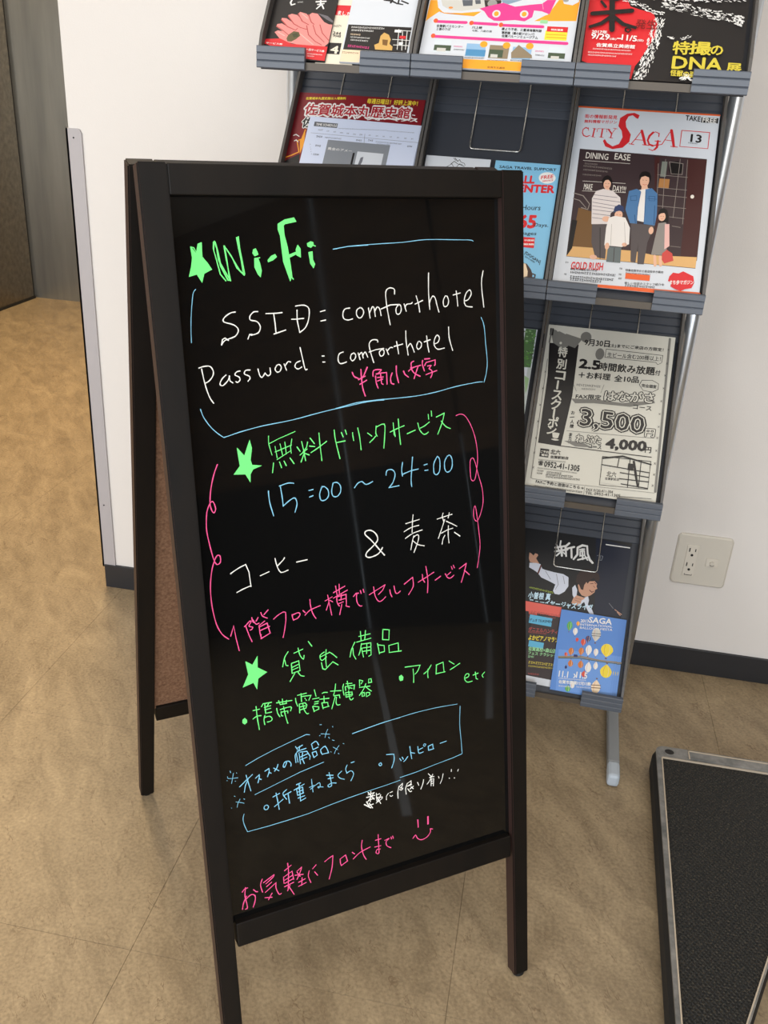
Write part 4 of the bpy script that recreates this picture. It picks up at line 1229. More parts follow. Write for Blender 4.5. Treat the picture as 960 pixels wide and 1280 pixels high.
ARTDATA = """S meat 0 0 -684 -10 99 210 ink_black
G meat_photo
p pinkmeat 24.1,33.8 14.2,44.2 18.4,47.5 26.4,46.4 15,53.6 15.5,58 22.3,59.5 31.7,54.5 20.3,65.7 20.3,68.8 27.5,68.4 37.1,62.7 29.1,74 34.2,76.6 43,74.8 53.4,65.1 43.9,77.2 46.1,80.4 56.4,77.8 63.5,70.4 60.9,76.5 64.4,79.8 73,78.7 85.4,65.3 93,61.8 98.7,61.4 98.7,41.3 98.7,30.5 92.4,22.4 61.8,23.6 37.1,28.4
l meatdark 1.2 14.9,54.4 26.1,48 36,40.7
l meatdark 1.5 20.3,65.7 31.7,54.5 45.5,49.1 47.6,52.3
l meatdark 1.5 29.4,72.5 40.5,59.7 51.4,54.1 61.7,51.5
l meatdark 1.5 43.9,77.2 52,65 62.9,59.4
l meatdark 1.5 59.5,76.4 66.1,64.2 71,60.6
l meatdark 1.5 60.5,57.7 66.3,42.5 78,32.3 88.8,26.8
l meatdark 1.3 70,59 77,44.6 92,31.6
l meatdark 1.3 80.1,60.3 86.3,46.7 98.2,35
l meatlite 1.2 53.6,43.3 65.1,34.7 76.4,26.8
l meatlite 1.2 19.7,44.5 30.7,38.9
l meatlite 1 49.5,77.4 59.4,70.1
p olive 34.5,34.4 36,40.7 43,47.4 50.9,46.3 54.2,40.2 48.6,33.7 42.5,29.5 36.8,29.9
p darkolive 41.2,42.6 49.2,44.6 51.8,38.5 45.2,36.6
p greysheen 72.9,79.5 88.9,75.6 98.7,67.6 98.7,64.5 88.7,69.4
G red_band
p red 0.3,31.6 24.8,33.9 44.6,25.7 98.7,24.3 98.7,0.6 68.8,2.5 0.7,24.7
t white 1 5,24.2 30.5,23 2.8 サービス券
t white 1 67.3,16.6 95.3,14.6 3.5 一品サービス券
d white 70.7,10.3 93.6,9.4 1.5
d white 71.4,6.5 81.9,6.1 1.5
G brush_lettering
l white 2.4 29.4,100.1 28.3,95.3 30.5,91.4 35,93.3
l white 2.4 66.9,98.8 81.3,100.3
l white 2.2 73.2,102.3 74.4,92.9 69.9,87.2
l white 1.9 69.9,94.2 79.3,96.3
l white 2.1 75.2,96.1 80.3,87.7
d white 38.8,95.8 47.1,96.5 1.8
S cream 0 -4.6 -600 -12 55 217 paper_cream
G text_print
r red 13.1,100.1 44.1,83
t white 1 17.6,84.1 37.4,82 6.7 ました
d ink_black 16.2,62.7 27.1,63.4 3.5
t ink_black 1 17.2,50.4 28.9,49.8 4.9 344
t ink_black 1 18,46.1 29.7,45.5 4.3 9048
r ink_black 14.4,36.3 33.2,17.4
t paper_cream 1 19,19.6 30.2,18.5 12.2 4
S white 0 1 -563 -10 99 211 paper_white
G map_panel
r ink_black 1.8,20.3 95.4,62.4
d white 7.1,56.9 56,57.1 2.6
d white 8,52 40.7,52 2.6
d cream 8,45.2 23,44.8 2.6
d white 8.8,40.6 37.5,40.1 2
d white 9.7,36.1 35.7,35.2 2
d pink 7.6,25.3 40.6,23.3 3.4
p gold 48.7,23.1 46,30.6 52.1,34 52.6,46.2 57,51.7 64.3,48.4 68.3,41 67.8,33.4 73.1,29.1 73.4,23.1
p darkgold 56.3,40.3 64.5,39.9 64.9,30.2 58,31.3
l white 0.9 72.3,56.5 96.4,56.3
l white 0.9 77.3,58.3 80.5,25.1
l white 0.9 83.2,55.6 87.4,24
l white 0.9 71,41.2 98.7,40.7
l white 0.9 89.8,56 92.4,25.8
l white 0.9 73.9,32.2 98,32.1
r white 71.6,57.4 81.5,53
r red 80.5,47.8 89.4,43.1
r white 81.1,37.2 87.1,33
G lower_strip
r cream 0.3,0.4 28.9,20.4
d brown 1.6,14.2 26.1,13.9 2.9
G brush_lettering
l ink_black 2.6 47.2,106.1 58.2,105.1 67.1,100.9
l ink_black 2.9 59.3,106.7 57.5,101.9
l ink_black 2.3 68.7,107.1 68.5,100.9 75.4,99.7
l ink_black 2.3 73,105.8 83.2,101.7
S bus 0 0 -450 -9 213 297 paper_white
G picture_print
p orange 0.3,73.8 1.6,109.3 14.1,109.9 14.8,97.1 24.7,88 51.9,91 77.5,93.9 67.8,85.5 44.2,87.4 17.3,90.8 6.4,80.6
p orange 1.6,109.3 212.7,120 211.7,85.3 193.3,84.3 153.7,82.2 168.3,92.4 175.4,117.9 170.1,117.7 167.9,95.5 147.5,107.1 106.7,108.2 74.7,103.4 52.1,89.4 18.1,94.1
p paper_white 11.3,109.8 14.8,97.1 24.5,89.3 49.3,89.9 76.1,93.9 94.3,82.2 105.9,77.1 143.1,81 157.9,90.3 170.9,93.2 183.4,118.3
p buswhite 16.9,110.1 20.4,100.6 32,94.1 48.8,93.1 80.7,99.8 81.3,113.3
p glassgrey 47.2,111.6 50.2,101.5 63.2,102.8 62.2,112.3
p glassgrey 65.5,112.5 67.4,105.6 74.7,106.6 73.2,112.9
p tyre 78.6,113.1 81.9,100.5 92.3,95.4 101.3,99 103.5,111.2 102.5,114.3
e hubgrey 90.9,108 6.9,6.2
e amber 32.8,98 3.2,1.8
p glassblue 103.1,114.4 107.2,105 122.5,111.5 132.7,115.8
p pink 74,98.5 88.2,104.1 106.5,109.8 123.6,104.3 144.6,108.5 160.4,110.9 167.5,117.6 179.4,118.1 173.4,94.2 162.1,98.4 151.2,99.4 150.1,88.3 140.5,80.9 126.8,82.3 105.6,79.6 97.4,79.8 88.4,85 81.6,94.2
e paper_white 99.2,91.3 5.9,6.2
e orange 99.2,91.3 3.5,4
e paper_white 138.2,92.7 5.9,6.2
e orange 138.2,92.7 3.5,4
t white 1 158.4,115.5 163.8,101.6 4.3 へ
p paper_white 188.7,118.6 190.9,112.4 203.1,110.5 211.5,116.6 211.1,119.7
e hubgrey 192.7,118.2 4.3,2.8
G route_text
l pink 4.6 15.9,74.1 58.6,74.5
e redorange 14.8,75.3 3.2,3.7
l pink 4.6 66.9,74.3 102.4,73.8
e redorange 66.3,74.3 3.2,3.7
l pink 4.6 109.3,72.9 166.9,73.5
e redorange 108.4,73.5 3.2,3.7
t ink_black 1 17.5,64.6 56,64.9 4.6 佐賀駅バスセンター
t ink_black 1 18.3,59.6 38.1,60.1 4.3 ２番のりば
t ink_black 1 68.3,64.9 82.8,64.8 4.6 川上峡
t ink_black 0 69.1,60.2 97.1,60.3 3.4 与賀、川副方面
t ink_black 1 110.5,64.8 166.4,64.2 4.6 唐より不老、三重津海軍所跡
t ink_black 1 111.4,58.6 157.1,58 4.6 軍師橋（橋の駅ドロンパ）
t ink_black 1 112.2,53.3 162.6,53.1 4.6 佐賀バルーンミュージアム
r yellow 171.7,52.7 202.2,67.7
r red 173.3,66.1 202,74.6
t white 1 179.1,68 195.5,68 3.1 特別運賃
l orange 1.4 173.9,61.5 200.4,61.4
l orange 1.4 174.6,56.9 201,56.8
l pink 4.6 17.2,49.4 203.5,48.4
e redorange 15.2,50.2 3.2,3.7
r mint 162.2,78.9 172.6,84.5
G thumbnails
r skywhite 19.3,23.7 42.8,44.6
r darkgreen 19.6,26.8 43.7,35.8
r buswhite 24,25.2 36.8,31
r skyblue 65.4,19.9 92.6,40.6
r seablue 65.8,20.9 93.4,31.3
e orange 89.1,40.4 5.3,5.2
r landbrown 98.1,18.8 125.5,40
r darkgreen 98.4,20.4 118,32.8
r buswhite 101.1,19.9 111.1,25.2
e orange 121.2,40.4 5.3,5.2
r skyblue 130.7,19.3 156.7,38.8
p landbrown 129.2,29.4 138,42.3 158.4,26.6 159.1,22 130.6,20.2
e orange 153.4,41.1 5.3,5.2
r skywhite 180.3,21.2 203.1,41.6
r darkgreen 180.5,23.6 203.5,32.4
r buswhite 184.6,22.6 195.8,27.3
d ink_black 65.2,16.2 93.5,17 2
d ink_black 98,14.2 126.1,14.4 2
d ink_black 129.9,16.2 147.2,16 2
d pink 47.3,33.8 59.7,33.6 2
d ink_black 48.2,28.6 63.2,28.5 2
d pink 162,32.9 174,32.7 2
d ink_black 162.9,26.8 176.2,26.1 2
G footer_band
r orange 60.8,1.3 147.3,15.1
r orange 61.8,0.3 148.2,9
t ink_black 0 99.8,2.2 123.9,2.3 3.4 佐賀市交通局
S blackposter 0 0 -225 -13 213 297 ink_black
G red_shape
p red 2.4,25 0.3,124.4 51.4,127 57.3,114.9 71,110.4 88.9,106.1 95.9,90.8 95.9,70.1 86.8,49 80.2,31.6 74.2,21 71.3,0.3 2.4,25
G white_brushwork
K white 16.1 230 78.4,-2.4 88.1,25.3 94.2,59.7 97.1,97.8
K white 8 60 48.7,125.1 67.2,117.2 85.6,109.4 100.8,103.2
K white 14.2 200 98.7,122.3 125.5,115 160.7,106.4 195.2,101.4 206.8,96.9
K white 8 90 83.5,128.5 124,128.8 164.1,129.1 206.4,131.9
K white 4.3 14 113.6,66 130.8,65.3 141.8,69.4
K white 8 40 137.6,2.2 142.4,10.2 152,4.2
G red_field_text
l ink_black 6.8 7.7,98.3 59.8,105.6
l ink_black 7.4 30.9,125.9 36.8,73.7
l ink_black 5.6 34.6,96.2 21.4,83.3 7.5,77.3
l ink_black 5.6 34.6,96.2 50.8,83.2 67.4,78.9
l ink_black 3.7 17.1,118.2 24,109.7
l ink_black 4.3 13.2,125.1 37.3,122 48.5,126.8
l ink_black 2.2 54.6,76.4 59.6,78.4 62.1,74.4 58.7,70.8 55,73 54.6,76.4
t darkred 0 67.6,77.2 95.1,77 15.1 発生
t white 1 10.3,67 30.9,66.4 5.4 2017年
t white 1 10.5,58.3 35,57.3 8.7 9/29
t white 1 35.9,57.3 44.6,57.2 3.7 (金)
l white 1.5 45.7,60.3 50.4,60.3
t white 1 51.5,58.3 71.4,56.7 8.7 11/5
t white 1 72,56.7 80.7,56.9 3.7 (日)
t white 1 18.9,45.6 70.5,45.3 6 佐賀県立美術館
d white 15,41.3 66.1,40.9 1.9
d white 9.3,35.4 68.2,35.6 1.9
d white 9.8,31.3 48.4,30.9 1.9
G gold_lettering
t gold2 1 120.7,40.2 142,40.5 20.1 特
t gold2 1 142.4,41.5 170.1,41.2 20.1 撮
t gold2 1 170,42.2 185.4,42.2 14.1 の
t gold2 1 122.6,18 186.4,18.1 18.7 DNA
t gold2 1 192.6,16.8 211.5,16.4 14.1 展
t gold2 1 121.6,6.5 154.1,5.3 9.4 怪獣の面
S redposter 1 -3.6 -683 4 215 299 darkredpaper
G title_lettering
t white 3 16,256.4 194.8,261.1 23.3 佐賀城本丸歴史館
t darkred2 1 17.1,257.5 193.4,262 21.2 佐賀城本丸歴史館
t white 1 193.9,262.7 202.8,262 9.2 に
t yellow 1 14.5,285.7 82.3,290.5 5 佐賀城本丸歴史館は入場無料
t yellow 1 118.9,286.2 203,287.1 9.2 毎週日曜日！好評上演中！
t white 3 17.4,233.7 35.5,234.4 19.1 佐
t ink_black 1 17.4,233.7 35.5,234.4 19.1 佐
t white 1 92.2,254.4 208.1,257.7 7.8 ﾊﾟﾌｫｰﾏﾝｽ
G ornament_print
l orange 2 25.2,229.5 22.4,212.2 15.3,208.2 22.5,188.4 10,180.6 1.4,176.5
p orange 25.9,226.1 28.1,202.4 24.7,185.2 20,208.6
l white 1.7 7.1,217.8 11.4,219.9 16.7,216.9
l white 1.7 10.7,207.9 13.5,209.8 17.2,206.7
p ink_black 0.3,169.3 24.7,185.2 27.2,165.1 0.3,162.7
S schedule 1 0 -658 2 187 255 paper_blue
G table_print
r tabgrey 9.3,237.2 48.9,245.6
t white 1 12.8,238.8 47.9,239.4 4.2 TIME SCHEDULE
d dgrey 51.6,236.3 132.3,240.4 1.3
d dgrey 132.4,239.7 177.7,240.5 1.3
d dgrey 18.6,229.7 26.3,230.3 2.7
d dgrey 32.7,229.4 37.3,229.7 2
d dgrey 44.6,229 49.2,229.3 2
d dgrey 55.9,228.5 60.8,228.8 2
d dgrey 67.1,228.3 71.6,228.7 2
d dgrey 78,227.8 82.5,228.1 2
d dgrey 88.8,227.6 93.9,228 2.7
d dgrey 104,228.5 107.6,228.7 2
d dgrey 116.2,228.4 119.8,228.7 2
d dgrey 127.4,228.6 131.4,228.9 2
d dgrey 139,228.8 142.6,229.1 2
d dgrey 151.1,228.8 154.7,229 2
d dgrey 163.2,228.7 166.8,229 2
d dgrey 174.3,228.9 178.2,229.2 2
l dgrey 0.5 7.2,224.4 186.7,224.1
l dgrey 0.5 97.3,231.3 100.7,204.7
d ink_black 18,217.4 28.2,217.5 3
d dgrey 32.7,217.2 60.5,217.3 2.3
d ink_black 85.2,217.2 94.4,217.3 2.7
d ink_black 105.1,218.8 113.4,218.8 3
d dgrey 118.1,217.8 160.6,217.8 2
d dgrey 120.4,213.9 143.1,214.4 2
d ink_black 170.8,214.6 179.8,214.7 2.7
d ink_black 19.8,200.5 29.1,200.6 3
d ink_black 19.9,184.4 29.2,184.4 3
d dgrey 10,202.5 18.3,179.5 1.7
r midgrey 38.7,167.8 143,214.7
t white 0 41.7,196.6 82.5,195.5 4.9 黄金のアメー
r paper_white 91.8,170.6 135.3,198.4
r ink_black 84.9,170 88.1,195.3
p dgrey 97.2,174.3 99.3,187.8 103.5,189.8 103.5,181.5 100.8,171.3
S schedback 1 -2 -490 0 29 235 paper_blue
S wavy_white 1 0 -449 -8 103 210 paper_white
G ornament_print
l ink_black 1.1 46.2,208.3 51.1,202.8 53.8,206 56.6,201.8
l ink_black 1.1 41.3,197.5 45.8,202.4 51.8,198.4 63,194.9
l ink_black 0.8 56.6,201.8 62.2,200.1 64.1,196.5
l ink_black 0.8 35.5,192 42.6,197.6 46,192.9
l ink_black 0.8 48.2,204 43.6,208.1
l ink_black 0.8 51.3,193.3 55,198.7 60,197
S blueleaflet 1 1 -338 -9 101 210 paper_sky
G heading_print
t ink_black 1 7.4,196.9 95.4,198.5 4.6 SAGA TRAVEL SUPPORT
t red 2 26.8,172.2 64.7,175 12.8 CALL
t red 2 29,157.3 96.9,161.1 12.8 CENTER
e white 83.5,185.9 13,9.9
t red 1 74.4,182.8 92.4,186.6 5.8 FREE
t red 1 77.1,178.4 93.1,181.5 2.6 SERVICE
t ink_black 0 37.3,126.9 80.6,129.8 8.7 24 Hours
t red 2 37.9,97 76.5,99.2 20.9 365
t ink_black 0 74.6,99.6 96.6,100.6 8.1 Days.
t ink_black 0 40,83 80.5,85.5 7.5 languages
r red 41.6,72.4 79.4,82.6
r red 42.6,65.4 79.9,75.3
t white 1 51.5,74.7 78.7,76.9 2.9 英語 中国語
t white 1 52.4,68.1 79.6,70.2 2.9 韓国語
t ink_black 1 69.8,53.5 91.3,41.2 5.2 DOGAN
t ink_black 1 69.2,49 84.8,40.5 2.6 DO IT NOW
l ink_black 0.8 92.2,38.5 93.1,46.1
l ink_black 0.8 67.3,53.3 69.1,58.5
G mug_picture
p brownmug 71.7,16.1 68.3,39.4 73.2,38.5 80.8,29.6 84.5,21.6 84,16.1
p cream 71.7,16.1 68.4,38.9 71.5,38.3 76.3,26.3 76.9,18.1
l brownmug 1.9 84.3,23 88.3,21.5 88.2,17 84.7,16.7
S saga 1 0 -223 4 214 303 paper_white
G header_print
l orangered 2.7 0.5,302.3 213.5,302.2
t red 1 11.6,282.8 61.4,283.9 6.9 街の情報新発見
t red 1 12.2,274.3 61.8,276.1 5.7 無料情報マガジン
l red 1.8 19.7,264.5 15.8,266.1 12,262.6 11.6,256.7 13.9,252 18.7,250.1 23.2,252.4
l red 0.9 19.4,266.4 20.6,261.3
l red 2.2 29.2,265.2 28.2,250.8
l red 0.9 26.3,265.6 32,264.8
l red 0.9 25.4,250.9 31.6,250.1
l red 0.9 33.5,260 34.2,265.6 48.2,266 48.3,260.8
l red 2.2 41.5,265.5 41.1,251.2
l red 0.9 38.2,251.3 44.5,250.5
l red 2.2 50.5,265.5 56.4,258.2
l red 0.9 61.4,267.7 56.4,258.2
l red 1.8 56.4,258.2 55.6,251
l red 0.9 47.6,266 53.3,265.4
l red 0.9 57.7,268 63.7,267.2
l red 0.9 52.8,251.2 59,250.7
p red 44.7,244.7 47.1,248.1 51.2,242 60.3,236.3 69.4,241.2 73.5,253.4 70.7,264.5 64.8,272.1 65.8,286.8 75.5,295 86.3,297.4 94.6,293.8 93.1,287.2 89.6,288.6 84.1,293 78.2,290.3 74.9,281 76.9,271.4 85.3,259.2 84.6,246.2 75.7,235.3 60.8,231.5 49.2,235.4
l red 1.3 87.8,242.7 93.1,251.7 101,267.4
l red 4.1 101,266.8 105.3,254.3 108.7,243.7
l red 1.1 93.2,250.8 106.3,250.5
l red 1.3 84.5,242.7 91.8,242
l red 1.3 104.9,242.7 114.4,242.2
l red 1.5 127.4,258.6 127.6,264 121.8,266.5 116.7,263.2
l red 3.3 118.4,265.2 113.6,258.8 111.7,250.9 114.7,244.1 120.4,242.1
l red 1.8 120.4,242.1 125.2,243.7 127.4,248.3
l red 3.3 127.1,250.9 126.7,240 123.9,236
l red 1.5 122.8,250.5 131,250.5
l red 1.5 124.4,236 120.8,233.8 115.1,235.9
l red 1.3 128.5,244 133.7,245.7 139.2,258.5 145.1,271.5
l red 1.5 128.5,244 126.1,245.7 126.9,248.3
l red 4.4 145.2,270.8 148.3,257.6 151.4,243.9
l red 1.1 137.8,253.6 149.4,252.6
l red 1.3 147.1,243.2 157,242.7
t ink_black 1 163.9,290.2 185.8,289.3 8.5 TAKE
r ink_black 187.1,287.8 212.2,297
t white 1 189.2,288.6 209.5,288.2 7.9 FREE
l red 1.2 160.4,272 201.7,271.4 201.8,243.5 160.4,244 160.4,272
t ink_black 1 175.2,253.4 190.7,252.7 13.2 13
d ink_black 171.9,250.6 186.4,249.8 1.8
G cover_photo
p ph_dark 11.4,228.2 202.3,225.6 204.3,43.4 15.2,44.3
t ph_white 0 22.2,212.4 56.3,212 10.7 DINING
t ph_white 0 65.8,214 89.4,213.4 10.7 EASE
l ph_white 0.6 19.1,208.3 90,208.4
d ph_grey 22.1,202.1 42.3,201.9 2.4
d ph_grey 21,197.6 65.2,196.2 2.7
d ph_grey 21.3,191.5 59,190.6 2.4
d ph_grey 21.8,183 50.2,182.9 2.4
l ph_white 0.6 23.1,172.9 87.2,174.1
t ph_white 0 26.1,158.6 38.9,158.5 10.1 MAKE
t ph_white 0 69.7,159.4 89.1,158.6 10.1 DAY!!!
l ph_white 0.6 24.5,156 89.1,158.6
p ph_wood 125.2,224 202.5,224 205.1,56 143.6,61.8
p ph_dark 133.5,223.1 174.3,223.3 178.7,169 181,59.5 165,60.9 133.3,152.6
e ph_black 158.5,206.3 10.4,12
l ph_grey 0.9 147.9,216.4 168.4,214.9 169,196.2 152.8,196.4 147.9,216.4
r ph_glass 137.2,190.3 145.2,216.2
r ph_amber 136.6,171.5 151.7,186.9
l ph_grey 0.7 132.1,211.9 136.4,159.1
l ph_grey 0.7 142,220.6 147.4,123
l ph_grey 0.7 163.5,222.4 163.5,123
l ph_grey 0.7 174.4,221.7 178.4,113.7
l ph_grey 0.7 132.8,193.1 177.5,192.2
l ph_grey 0.7 135.3,171.4 178.5,170.6
l ph_grey 0.7 138,159.2 179.8,158.3
l ph_grey 0.7 138.7,140.7 180.4,139.9
l ph_grey 0.7 158.1,124 179.5,123
l ph_grey 0.7 163.7,109.2 175.8,108
l ph_grey 0.6 164.7,76 179.3,75.6
e ph_white 187.6,160.5 2.7,3.2
p ph_tan 22.7,126.9 52.6,120.3 63.8,53.7 20.1,63.1
p ph_glow 20.3,61.6 111.3,63.1 144,58.8 204.5,61.9 204.2,44 15.2,44.6
l ph_grey 1.5 12.6,151.1 27,147.7 38.4,134.6 36.8,125.1 26.9,127.3
l ph_grey 1.2 12.5,141.7 22.5,139.4 33.7,127.9
p ph_black 15.8,106 23.7,105.2 22.1,58.7 16.1,45.9
e ph_skin 60.4,170.5 5.5,8.8
p ph_skin 58.3,163.1 64.3,163.6 66.1,157.8 57.8,157.7
p ph_hair 54,165.8 51.6,176.7 54.1,183.2 59,185.8 64,183.4 67.2,177.4 68.4,168 65.8,173.5 61.3,178.1 57,177.1 54.9,172.5
l ph_black 0.5 57.5,171.5 59.1,171.6
l ph_black 0.5 61.6,171.5 63.3,171.7
l ph_bag 0.6 58.9,166.6 61,165.5 62.8,166.6
p ph_stripe 45.2,157.2 55.6,161.9 69.7,160 82.5,149.6 85,135.8 71.6,122.1 71.2,103.5 45.4,101.1 40.7,144.2
l ph_striped 0.9 42.6,144.4 82.9,141.8
l ph_striped 0.9 42.6,138.1 82.5,134
l ph_striped 0.9 43.4,132 76.2,129.4
l ph_striped 0.9 44.2,125.8 74.1,124.2
l ph_striped 0.9 45.1,119 72.1,117.8
l ph_striped 0.9 45.4,112.2 67.5,111.2
l ph_striped 0.9 43.2,150.7 77.9,149.1
e ph_skin 66,111.7 6,4.7
p ph_pants 46.3,101.1 70,101.9 72.9,45.6 57.8,47.1 49.3,70.6
e ph_skin 83.6,120.1 6,7.6
p ph_navy 75.4,124.9 76.3,133.1 82.2,138 89.2,134.9 91.1,127.6 83.4,128.8
l ph_denimd 0.9 75.7,124.3 83.5,127.6 90.8,126.4
l ph_black 0.5 80.6,120.5 81.9,120.6
l ph_black 0.5 85.4,120.6 86.8,120.7
l ph_bag 0.5 82.7,116.3 84.9,116.2
p ph_shirt 69.8,114.2 78.9,118.1 94.1,116.5 102.8,100.4 104.7,73.1 94.6,67.5 68.8,68 67.9,97
p ph_jeans 74.4,66.4 94.2,66.5 95.6,41.2 74.8,41.2
l ph_dark 0.9 84.1,64.9 85.5,42.3
e ph_skin 73,66.9 3.3,5.7
e ph_skin 98.1,71.8 3.8,3.2
p ph_skin 112,172.5 120.2,172.6 122.1,165.6 111.7,165.6
e ph_skin 115.1,180.9 6.8,11.3
p ph_hair 107.9,179.7 106.4,190.2 109.3,195.5 115.1,197.6 120.9,195.2 124,189.2 124.1,181.1 121.2,187.1 115,189.1 109.8,186.7
l ph_black 0.5 111.7,181.9 113.6,182
l ph_black 0.5 116.6,182 118.5,182.1
l ph_bag 0.6 113.1,175.1 116,173.8 118.8,175.3
p ph_shirt 107.5,164.3 123.3,168.8 125.3,139.5 123.2,111.5 110.8,113.4
p ph_denim 94.2,161.5 105.1,166.3 111.7,163.1 110.6,138.1 112,107.4 101.9,108 92.5,130.2
p ph_denim 118.1,166.8 127.4,169.2 136.5,160.6 139.6,125.4 138.4,107.5 122.2,108.4 120,139
l ph_denimd 0.9 97.4,153.1 106.4,154.8
l ph_denimd 0.9 97.4,153.1 98.8,145.7 107.4,147.1 106.4,154.8
l ph_denimd 0.9 124.3,155.5 133.5,155.7 133.8,148.3 125.7,148.2 124.3,155.5
l ph_denimd 0.7 111.9,161.5 110.2,131.9 112,108
l ph_denimd 0.7 119,163.7 121.5,132.9 122.1,109
l ph_denimd 1.2 107,122.3 110,108.7
l ph_denimd 1.2 134.7,140.3 137.1,109.8
l ph_shirt 0.6 84.3,107.8 88,68.3
l ph_grey 0.4 75.2,103.9 78.2,68.9
l ph_grey 0.4 93.7,108.7 99.6,71
l ph_black 1.2 122.3,96.1 125.3,63
l ph_black 0.9 59,96.2 65.4,44.8
l ph_denimd 0.9 122.6,151.6 136.2,151.3
p ph_pants 103.3,108.1 138.4,107.5 131,78.7 129.8,42.3 120.5,42 117.7,77.4 117.6,44.1 110.3,44.8 106.3,82.3
e ph_skin 134.1,98.8 3.6,6.3
p ph_hair 141.4,128.6 143.3,135.6 147.9,137.8 153.7,134.7 156.8,125.4 157.5,114.2 152.6,113.1 144.5,113.5
e ph_skin 147.4,123 5.2,7.3
p ph_hair 142.3,125.6 143,133.7 148.1,136.6 152.3,132.1 148.9,129.3 145.2,128.3
l ph_black 0.4 145.2,123.4 146.6,123.5
l ph_black 0.4 148.7,123.4 150.1,123.6
l ph_bag 0.5 146.7,119.6 148.9,119.5
p ph_dress 143.3,111.9 153.8,114.4 160.7,99.8 159.7,60.4 138.6,58.9 141.5,91.9
p ph_pinksleeve 152.8,111.3 159.4,111.9 163.4,75.8 156.6,69.7
l ph_skin 4.1 144.1,57.3 146.3,42.5
l ph_skin 4.1 152.1,57.2 154.2,43.3
p ph_bag 154.2,62.8 160.1,69.5 168.6,64.3 171.7,52.6 159.1,46.8 154.8,52.4
e ph_skin 55.1,46.8 5.5,3.8
G footer_print
t red 1 24.5,23.9 71.3,26.6 12 GOLD RUSH
t ink_black 1 24.2,22.3 63.5,23.4 3.8 あなたの知らないサガ
d ink_black 24.9,17 91.1,18.8 3.5
d ink_black 25.3,9.7 90.7,11.2 3.5
d ink_black 25.9,5.6 72.5,6.3 3.5
d ink_black 15.1,33 20.1,32.9 2.4
d ink_black 16.1,13.6 20.5,13.5 2.4
d ink_black 95.8,31 100.4,30.9 2.4
d ink_black 95.9,21.4 100.7,21.3 2.4
d ink_black 96.2,14.8 101,14.7 2.4
t ink_black 0 104.7,28.3 159.1,30.4 4.1 特集佐賀市お土産品街歩き案内
d ink_black 105.2,24.1 141.2,24.9 2.7
r orangered 105.6,16.4 141.1,25.5
t ink_black 0 105.9,7.5 162.6,10.5 4.1 新しいお店のスタッフ紹介中
d ink_black 107.1,4 150,5.6 3.2
d ink_black 107.6,-0.1 140,0.4 3.2
p red 168.7,26.9 173.3,33.3 181.3,32.7 187.4,36.9 194.3,34 202.5,30.5 204.9,20.3 201.9,11.2 193,8.8 186.9,4.9 178.8,7.2 171.8,10.9 172.5,16.9 167.5,19.3
t white 1 170.2,13.7 203.9,17.3 6.9 まち歩マガジン
l orangered 3.5 8,0.3 68.9,0.3
l orangered 4.1 68.9,0.3 151.5,0.3
l orangered 3.5 8,0.3 213.7,3.8
S coupon 2 0 -224 1 212 292 paper_newsprint
G black_banner
p ink_black 5.4,258.5 54.9,260.9 56.4,167.7 49.4,77.1 11.4,78.4 10.6,198.5
p ngrey 3.2,285.5 21.1,280.8 47.4,270.2 31.7,248.1 11.5,259.2
p ngrey 30.8,278.5 59.7,271.6 49.6,253.6 33.5,258.4
e ngrey 65.3,275.7 9.1,9.8
p ink_black 3.2,285.5 9.5,285.6 9.7,272.6 4,272.6
e paper_newsprint 17,283 2.4,2.6
e paper_newsprint 24.5,260.1 2.1,2.3
e paper_newsprint 76,283.7 1.8,2
G banner_lettering
V paper_newsprint 22.6,235.2 37.7,254.8 特
V paper_newsprint 23.4,213.4 38.8,232.7 別
V paper_newsprint 23.6,194.1 39.9,210.4 コ
l paper_newsprint 3.1 29.6,190.8 29.6,177.5
V paper_newsprint 23.1,157.5 39.1,175.4 ス
V paper_newsprint 23.3,140.4 39.1,159.5 ク
l paper_newsprint 3.1 30.4,140 30.4,126.2
V paper_newsprint 23.1,108.2 39.3,128.7 ポ
V paper_newsprint 23.3,96.2 38,111.2 ン
V paper_newsprint 33.8,86.3 43.1,100.5 ！
G offer_lettering
t ink_black 1 64.2,260.3 105.6,261.8 11.8 9月30日
t ink_black 1 105.6,261.5 194.8,263.4 7.2 (土)までにご来店の方限定！
l ink_black 0.8 101.4,258 194.9,257.4 194.5,244.2 188.4,240.1 185,243.7 100.9,242.9 101.4,258
t ink_black 0 104.7,244 192.2,246.5 8.5 生ビール含む200種以上！
e ngrey 92,247.8 7.3,10.5
t ink_black 2 60.9,219.3 94.1,219.4 15.7 2.5
t ink_black 1 93.5,218.6 185.2,220.6 14.4 時間飲み放題
t ink_black 1 186.1,220.7 194.1,221.1 9.2 付
t ink_black 1 62.1,200.8 114.4,202.6 11.8 ＋お料理
t ink_black 1 121.2,201.5 161.1,203.8 11.8 全10品
l ink_black 0.9 162.9,200.8 166.4,209.4 182.7,211.4 193.7,206.3 193.9,196.5 185.1,190.5 170,191.8 162.9,200.8
t ink_black 1 166.9,197.3 190.8,197.7 5.9 完全個室
d ngrey2 61,186.4 101.1,188.1 3.8
d ngrey2 70,180.9 92.7,182.1 2.8
l ngrey2 0.6 56.2,187.5 62,176.6
l ngrey2 0.6 105.8,193.7 102.3,178.4
p ngrey 55.5,162.6 97.7,166.3 140.1,165.2 189.6,176.4 191.7,171.8 152.7,160.3 92.6,159.1 62.6,155.3
t ink_black 1 62.2,163.4 103.8,166.4 8.5 FAX限定
t ink_black 3 109.3,166.2 189,171.8 17.7 はながさ
t paper_newsprint 1 109.3,166.2 189,171.8 17.7 はながさ
t ink_black 1 157.5,157.7 187.3,157.6 7.2 コース
V ink_black 58.6,135.1 64.4,141.7 お
